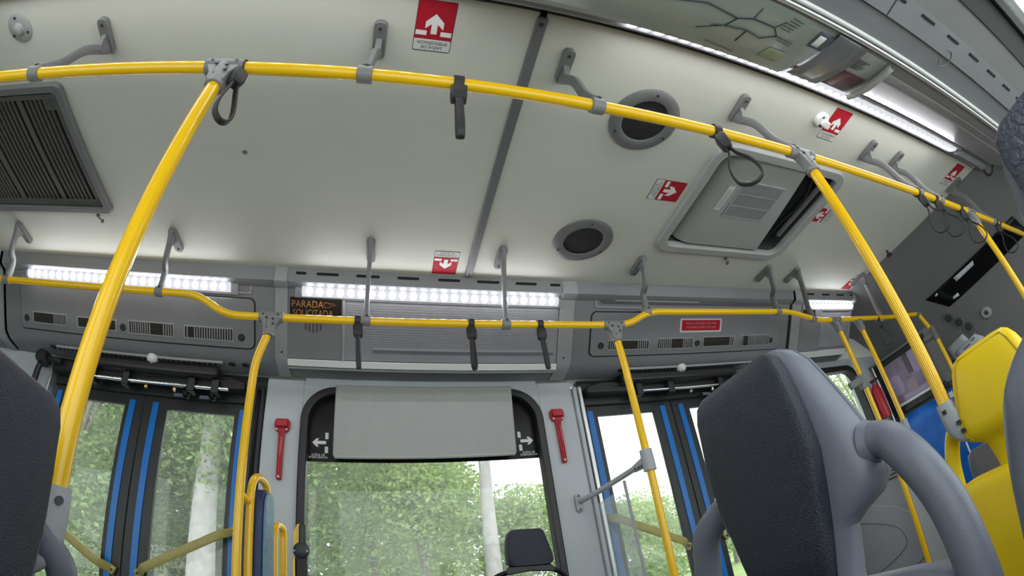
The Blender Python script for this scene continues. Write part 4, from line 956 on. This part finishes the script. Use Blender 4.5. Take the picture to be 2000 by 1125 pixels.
# barrier bar between pillar and pole with its clear shield
bb = thing('barrier_bar', 'grey barrier bar with flange from the right pillar to the yellow pole', 'bar', (1.0, 2.5, 0.36))
MB().tube([(1.003, 2.50, .362), (1.045, 2.36, .378), (1.122, 1.99, .418)], .0145, 14).build('tube', 'clamp_grey', bb)
MB().ext(rrect(.998, .357, .038, .105, .018, 5), fY, 2.498, 2.522).build('flange', 'clamp_grey', bb, bevel=.004)
for z in (.395, .318): MB().disc((.998, 2.498, z), (0, -1, 0), .006, .004, 8).build('screw', 'screw_dark', bb)
MB().tube([(1.137, RF, .475), (1.138, RF, .375)], [.030, .031], 16).build('pole_clamp', 'clamp_grey', bb)
MB().tube([(1.134, 1.94, .424), (1.117, 2.03, .413)], [.028, .018], 14).build('clamp_neck', 'clamp_grey', bb)
for k in range(4): inst(screw_me, 'screw', bb, (1.09 + .012 * k, 1.975 - .012 * k, .402 + .002 * k))
MB().tube([(1.138, 2.20, .395), (1.160, 2.20, -FZ)], .008, 10).build('stay_rod', 'clamp_grey', bb)
sh_ = thing('clear_shield', 'scuffed clear plastic shield below the barrier bar by the right door', 'shield', (1.08, 2.35, -0.3))
MB().add([(1.10, 2.485, .335), (1.14, 2.21, .365), (1.158, 2.21, -.70), (1.10, 2.485, -.70), (1.104, 2.486, .335), (1.144, 2.211, .365), (1.162, 2.211, -.70), (1.104, 2.486, -.70)], [(0, 1, 2, 3), (7, 6, 5, 4), (0, 4, 5, 1), (1, 5, 6, 2), (2, 6, 7, 3), (3, 7, 4, 0)]).build('pane', 'clear_plastic', sh_, smooth=False)

# ================================================================== FRONT END
def dsheet(t, name, m, quad, off=.006, nu=6, nv=6):
    (a, b, c, d) = quad; rows = []
    for i in range(nv + 1):
        q = i / nv; row = []
        for k in range(nu + 1):
            p = k / nu
            y = (a[0] * (1 - p) + b[0] * p) * (1 - q) + (d[0] * (1 - p) + c[0] * p) * q
            z = (a[1] * (1 - p) + b[1] * p) * (1 - q) + (d[1] * (1 - p) + c[1] * p) * q
            P, tt, nn = dome(y, z); row.append(P + nn * off)
        rows.append(row)
    o = MB().sheet(rows).build(name, m, t); o.modifiers.new('thick', 'SOLIDIFY').thickness = .003; return o
P_, _, _ = dome(.28, .27)
ds = thing('destination_display_window', 'long black display window in the front dome with torn white paper', 'display', P_)
dsheet(ds, 'glass', 'black_gloss', [(.409, .2917), (.157, .3020), (.150, .2600), (.369, .2477)], .008)
dsheet(ds, 'torn_paper', 'paper', [(.330, .2905), (.275, .2915), (.278, .2830), (.328, .2800)], .013, 4, 3)
dsheet(ds, 'torn_paper', 'paper', [(.352, .2600), (.338, .2605), (.338, .2535), (.354, .2545)], .013, 2, 2)
dsheet(ds, 'torn_paper', 'paper', [(.385, .2880), (.378, .2885), (.379, .2840), (.386, .2835)], .013, 2, 2)
for i, (y, z) in enumerate(((.385, .2290), (.3697, .2094), (.3546, .1900))):
    P, tt, nn = dome(y, z)
    t = thing('round_socket', ['round dark socket on the front dome, upper of three in a row', 'round dark socket on the front dome, middle of three in a row', 'round dark socket on the front dome, lowest of three in a row'][i], 'socket', P, 'dark round sockets of the front dome')
    MB().lathe(P, nn, [(.060, 0), (.058, .006), (.046, .008), (.042, .004), (.0, .003)], 22).build('rim', 'seam_grey', t)
    MB().lathe(P + nn * .004, nn, [(.036, 0), (.034, .004), (0, .005)], 18).build('mesh', 'hatch_dark', t)
P, tt, nn = dome(.307, .1911)
t = thing('ringed_knob', 'small bright ringed knob to the right of the dark sockets', 'knob', P)
MB().lathe(P, nn, [(.052, 0), (.050, .02), (.040, .034), (.030, .036), (.026, .022), (0, .02)], 22).build('ring', 'clamp_grey', t)
MB().lathe(P + nn * .021, nn, [(.018, 0), (.016, .006), (0, .008)], 14).build('lens', 'screw_dark', t)
P, tt, nn = dome(.39, .168)
t = thing('paper_notice', 'white paper notice taped on the bulkhead, left sheet', 'notice', P, 'white papers on the bulkhead')
dsheet(t, 'sheet', 'paper', [(.4194, .1786), (.3737, .1862), (.3660, .1650), (.4150, .1450)], .006, 4, 4)
mb = MB()
for k in range(3):
    A = dome(.412 - .003 * k, .1755 - .005 * k)[0]; B = dome(.377 - .003 * k, .181 - .005 * k)[0]; mb.tube([A + nn * .011, B + nn * .011], .0022, 5)
mb.build('print', 'blind_grey', t)['kind'] = 'stuff'
P, tt, nn = dome(.37, .155)
t = thing('paper_notice', 'white paper notice with dark words on the bulkhead, right sheet', 'notice', P, 'white papers on the bulkhead')
dsheet(t, 'sheet', 'paper', [(.4080, .1630), (.3500, .1720), (.3350, .1560), (.4050, .1340)], .014, 4, 4)
mb = MB()
for a, b, z in ((.362, .352, .1655), (.386, .366, .1600)):
    A = dome(a, z - .002)[0]; B = dome(b, z)[0]
    for k in range(5):
        C = A.lerp(B, k / 5); D = A.lerp(B, (k + .6) / 5); mb.tube([C + nn * .021, D + nn * .021], .005, 5)
mb.build('print', 'print_black', t)['kind'] = 'stuff'
t = thing('black_cable_loop', 'short black cable loop below the papers', 'cable', dome(.415, .142)[0])
MB().tube(spline([dome(.425, .132)[0] + nn * .03, dome(.424, .146)[0] + nn * .05, dome(.412, .150)[0] + nn * .05, dome(.402, .143)[0] + nn * .03], 6), .009, 8).build('cable', 'screw_dark', t)

# partition with framed picture behind the driver
dp = thing('driver_partition', 'dark framed partition with a lilac picture and blue sheet at the front', 'partition', (4.1, 2.15, -FZ))
MB().bx(4.09, 4.13, 1.86, 2.50, .925, .975).build('top_rail', 'black_plastic', dp, bevel=.006)
MB().bx(4.085, 4.12, 1.86, 2.52, .975, .995).build('top_trim', 'bracket_grey', dp, bevel=.004)
MB().bx(4.09, 4.13, 1.86, 2.50, .46, .52).build('lower_rail', 'black_plastic', dp, bevel=.006)
MB().bx(4.10, 4.13, 2.40, 2.50, .46, .95).build('side_post', 'black_plastic', dp)
MB().bx(4.10, 4.13, 1.76, 1.89, .50, 1.0).build('side_panel', 'bracket_grey', dp)
pc = MB().bx(4.105, 4.115, 1.89, 2.42, .51, .94).build('picture', 'poster_lilac', dp, smooth=False)
for (a, b, c, d, m_) in ((2.26, 2.40, .62, .80, 'lilac_light'), (2.12, 2.22, .58, .70, 'lilac_pink'), (2.00, 2.10, .72, .92, 'lilac_light'), (1.92, 2.00, .66, .86, 'lilac_pink'), (2.10, 2.16, .74, .93, 'lilac_dark')):
    MB().ext(rrect((a + b) / 2, (c + d) / 2, b - a, d - c, min(b - a, d - c) * .3, 4), lambda u, v, w: (w, u, v), 4.1035, 4.105).build('picture_patch', m_, pc, smooth=False)
MB().bx(4.1036, 4.105, 1.93, 2.40, .522, .545).build('caption_strip', 'print_white', pc, smooth=False)
MB().bx(4.1036, 4.105, 1.95, 2.30, .555, .595).build('caption_strip', 'lilac_light', pc, smooth=False)
for y in (1.90, 2.465):
    MB().tube([(4.06, y, .97), (4.06, y, -.55)], .011, 10).build('stay_rod', 'aluminium', dp)
rows = [[(4.08 + .012 * math.sin(9 * i / 8 + 4 * k / 8), 1.72 + .72 * i / 8, -.5 + .93 * k / 8) for i in range(9)] for k in range(9)]
o = MB().sheet(rows).build('blue_sheet', 'blue_sheet', dp); o.modifiers.new('thick', 'SOLIDIFY').thickness = .004
MB().bx(4.06, 4.07, 1.83, 1.87, .36, .41).build('white_tag', 'sticker_white', dp)
MB().bx(4.12, 4.14, 1.72, 2.50, -FZ, .46).build('lower_board', 'hatch_dark', dp)
fe = thing('fire_extinguisher', 'red fire extinguisher behind the pole near the small side window', 'extinguisher', (3.93, 2.44, 0.5))
MB().lathe((3.93, 2.44, .48), (0, 0, 1), [(0, 0), (.045, .0), (.05, .02), (.05, .26), (.035, .30), (.016, .31), (.016, .34), (0, .34)], 20).build('bottle', 'hammer_red', fe)
MB().box((3.93, 2.42, .835), (.03, .09, .02)).build('handle', 'screw_dark', fe, bevel=.004)
MB().bx(3.90, 3.96, 2.485, 2.52, .55, .72).build('wall_clip', 'screw_dark', fe)
hg = thing('plastic_housing', 'large moulded grey plastic housing seen through the seat handle', 'housing', (3.3, 2.2, -FZ))
MB().ext([(1.94, -FZ), (2.50, -FZ), (2.50, .02), (2.44, .06), (1.98, .085), (1.94, .05)], fX, 3.065, 3.60).build('body', 'housing_grey', hg, bevel=.02, seg=3)
MB().ext([(1.95, -.31), (2.10, -.205), (2.33, -.125), (2.49, -.075), (2.49, -.78), (1.95, -.78)], fX, 3.05, 3.07).build('front_bulge', 'housing_grey', hg, bevel=.006)
MB().tube(spline([(3.049, 2.49, -.235), (3.049, 2.344, -.267), (3.049, 2.20, -.315), (3.049, 2.122, -.359), (3.049, 2.085, -.425), (3.049, 2.104, -.503), (3.049, 2.275, -.596), (3.049, 2.49, -.68)], 5), .004, 6).build('moulded_line', 'seam_grey', hg)
MB().tube([(3.049, 1.955, -.59), (3.049, 2.155, -.706)], .005, 6).build('moulded_line', 'seam_grey', hg)
for k in range(4):
    z = .055 - .026 * k
    MB().bx(3.060, 3.068, 1.955, 2.115 + .02 * k, z - .005, z + .006).build('louvre', 'hatch_dark', hg)
ds2 = thing('passenger_seat', 'dark grey seat top showing behind the yellow seat handle', 'seat', (1.85, 0.70, -FZ))
MB().loft([sec(1.86, -1, .72, z, w, -.05, .05, .45) for z, w in ((-.045, .13), (-.06, .155), (-.10, .165), (-.30, .17), (-.50, .17))]).build('backrest', 'seat_shell', ds2)
MB().loft([sec(1.86, -1, .72, z, .10, -.04, .04, .4) for z in (-.5, -FZ)]).build('pedestal', 'seat_shell', ds2)

# unseen roof shell over everything, added to block light from above
MB().bx(-4.26, 6.0, -0.28, 2.66, HC + .16, HC + .20).build('roof_light_block', 'white_wall', ceil, smooth=False)
MB().bx(-4.26, 6.0, 2.53, 2.66, 1.12, HC + .18).build('roof_light_block', 'white_wall', ceil, smooth=False)
MB().bx(-4.26, 6.0, -0.28, -0.2, 1.12, HC + .18).build('roof_light_block', 'white_wall', ceil, smooth=False)

# ================================================================== OUTSIDE
GZ = -1.75
gd = MB().bx(-60, 70, 2.7, 90, GZ - .05, GZ - .012).build('ground', 'grass', None, smooth=False); gd['kind'] = 'structure'
rd = MB().bx(-60, 70, 2.7, 9.0, GZ - .02, GZ).build('road', 'asphalt', None, smooth=False); rd['kind'] = 'structure'
kb = thing('kerb', 'pale concrete kerb and pavement beyond the road', 'kerb', (0, 9.2, GZ))
MB().bx(-60, 70, 9.0, 9.2, GZ, GZ + .14).build('kerb_stone', 'concrete', kb)
MB().bx(-60, 70, 9.2, 11.0, GZ, GZ + .12).build('pavement', 'concrete', kb)

def leaves(mb, c, rad, n, size, rg, flat=.8):
    for _ in range(n):
        while True:
            p = Vector((rg.uniform(-1, 1), rg.uniform(-1, 1), rg.uniform(-1, 1)))
            if .25 < p.length < 1: break
        p = Vector((p.x * rad[0], p.y * rad[1], p.z * rad[2])) + Vector(c)
        a = Vector((rg.gauss(0, 1), rg.gauss(0, 1), rg.gauss(0, .6))).normalized(); b = a.cross(Vector((rg.gauss(0, 1), rg.gauss(0, 1), rg.gauss(0, 1)))).normalized()
        s_ = size * rg.uniform(.6, 1.4)
        n0 = len(mb.v)
        mb.v += [tuple(p - a * s_), tuple(p + b * s_ * .45), tuple(p + a * s_), tuple(p - b * s_ * .45)]; mb.f.append((n0, n0 + 1, n0 + 2, n0 + 3))
def leafobj(mb, name, m, parent):
    base = wloc(parent); me = bpy.data.meshes.new(name)
    me.from_pydata([tuple(Vector(p) - base) for p in mb.v], [], mb.f); me.materials.append(MATS[m])
    o = bpy.data.objects.new(name, me); COL.objects.link(o); o.parent = parent; o['kind'] = 'stuff'; return o
def tree(lb, x, y, h, crown, m, bark='bark', tr=.16, n=6, dens=1500, leaf=.085, low=.25):
    rg = random.Random(int(abs(x * 131 + y * 17)) + 3)
    t = thing('tree', lb, 'tree', (x, y, GZ), 'trees beside the road')
    tp = (x + rg.uniform(-.3, .3), y, GZ + h * .72)
    MB().tube(spline([(x, y, GZ), (x + rg.uniform(-.1, .1), y, GZ + h * .35), tp], 5), [tr * (1 - .6 * i / 10) for i in range(11)], 10).build('trunk', bark, t)
    lm = MB()
    for k in range(n):
        a = 2 * math.pi * k / n + rg.uniform(-.4, .4); q = rg.uniform(.35, .75)
        c = (x + crown * q * math.cos(a), y + crown * q * math.sin(a) * .8, GZ + h * rg.uniform(low + .12, .92))
        MB().tube(spline([(x, y, GZ + h * rg.uniform(.3, .6)), ((x + c[0]) / 2, (y + c[1]) / 2, c[2] - .2), c], 4), [tr * .35 * (1 - .08 * i) for i in range(9)], 6).build('branch', bark, t)
        leaves(lm, c, (crown * .62, crown * .5, h * .20), dens, leaf, rg)
    leaves(lm, (x, y, GZ + h * .62), (crown * .8, crown * .7, h * (.62 - low)), dens * 2, leaf, rg)
    leafobj(lm, 'foliage', m, t)
# view slopes: x/y from about -0.9 (left door) to 0.9 (right door)
tree('broad mid-green tree seen through the left leaf of the left door', -8.6, 12.0, 9.5, 3.2, 'leaf_mid', low=.12)
tree('tall pale-trunked tree filling the right leaf of the left door', -4.4, 11.5, 11.0, 2.6, 'leaf_mid', 'pale_bark', .42, low=.30)
tree('leafy tree behind the pole left of the middle window', -5.6, 16.0, 10.5, 3.6, 'leaf_dark', low=.10)
tree('dense tree at the left edge of the middle window', -2.6, 13.0, 9.5, 3.0, 'leaf_mid', low=.10)
tree('bright yellow-green tree in the lower middle of the window', 0.9, 14.5, 5.6, 2.3, 'leaf_light', low=.08)
tree('tall mid-green tree at the centre of the middle window', -0.6, 17.5, 10.5, 3.6, 'leaf_mid', low=.12)
tree('slim grey-trunked tree right of the window centre', 2.45, 12.5, 10.0, 1.0, 'leaf_mid', 'pale_bark', .26, n=3, dens=160, low=.5)
tree('low rounded tree at the right edge of the middle window', 4.0, 15.5, 4.2, 1.8, 'leaf_light', low=.08)
tree('small tree seen low through the right door', 8.6, 17.0, 3.7, 2.2, 'leaf_light', low=.08)
tree('distant bushy tree behind the right pole', 12.6, 22.0, 4.6, 2.8, 'leaf_light', low=.08)
tree('distant tree seen past the grey seat handle', 18.5, 24.0, 3.4, 2.8, 'leaf_light', low=.08)
tree('distant dark tree closing the gap left of the window', -9.5, 22.0, 11.0, 4.6, 'leaf_dark', low=.08)
tree('distant tall tree closing the view behind the window centre', 0.4, 23.0, 9.0, 3.8, 'leaf_mid', low=.08)
tree('distant tree at far left behind the seat', -16.0, 20.0, 10.0, 4.6, 'leaf_mid', low=.08)
tree('tall tree beside the small front side window', 17.0, 11.5, 9.0, 3.2, 'leaf_light', low=.1)
tree('mid-green tree between the two leaves of the left door', -7.0, 14.0, 9.0, 2.6, 'leaf_mid', low=.08)
tree('leafy tree far left past the left door jamb', -11.5, 14.5, 9.0, 3.0, 'leaf_mid', low=.08)
wl = thing('woodland_edge', 'distant bank of mixed woodland behind the roadside trees on the left', 'woodland', (-14, 30, GZ))
for k, (x0, x1, m_) in enumerate(((-34, -20, 'leaf_mid'), (-22, -9, 'leaf_dark'), (-10, 3.5, 'leaf_mid'))):
    rg = random.Random(k); lm = MB()
    for q in range(9):
        leaves(lm, (x0 + (x1 - x0) * (q + .5) / 9, 30 + rg.uniform(-1, 1), GZ + 6 + rg.uniform(-1, 1)), (2.1, 1.6, 6.5), 1700, .28, rg)
    leafobj(lm, 'foliage', m_, wl)
    for q in range(9):
        x = x0 + (x1 - x0) * (q + .5) / 9
        MB().tube([(x, 30, GZ), (x + .2, 30, GZ + 8)], [.22, .1], 7).build('trunk', 'bark', wl)
for i, (x0, x1, y, lb) in enumerate(((-9.0, -6.6, 11.4, 'clipped pale hedge seen low in the left door'), (-6.2, -3.2, 11.6, 'clipped pale hedge seen low in the right leaf of the left door'), (2.0, 9.0, 19.5, 'long low hedge beyond the right door'))):
    t = thing('hedge', lb, 'hedge', ((x0 + x1) / 2, y, GZ), 'clipped hedges'); rg = random.Random(i)
    lm = MB(); leaves(lm, ((x0 + x1) / 2, y, GZ + .75), ((x1 - x0) / 2, .5, .75), 2600, .09, rg); leafobj(lm, 'foliage', 'leaf_light', t)
    MB().bx(x0 + .2, x1 - .2, y - .25, y + .25, GZ, GZ + 1.15).build('twigs', 'bark', t)
bd = thing('low_building', 'low white building with square openings seen through the left door', 'building', (-9.6, 18.0, GZ))
MB().bx(-12.4, -7.2, 18, 20, GZ, GZ + 2.6).build('wall', 'white_wall', bd)
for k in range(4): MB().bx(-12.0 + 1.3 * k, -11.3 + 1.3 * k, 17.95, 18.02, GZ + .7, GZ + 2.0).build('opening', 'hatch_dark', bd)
MB().bx(-12.6, -7.0, 17.8, 20.1, GZ + 2.6, GZ + 2.75).build('roof', 'concrete', bd)
#PART3
for _o in list(SC.objects):
    if _o.parent is None: _o.location.z += FZ
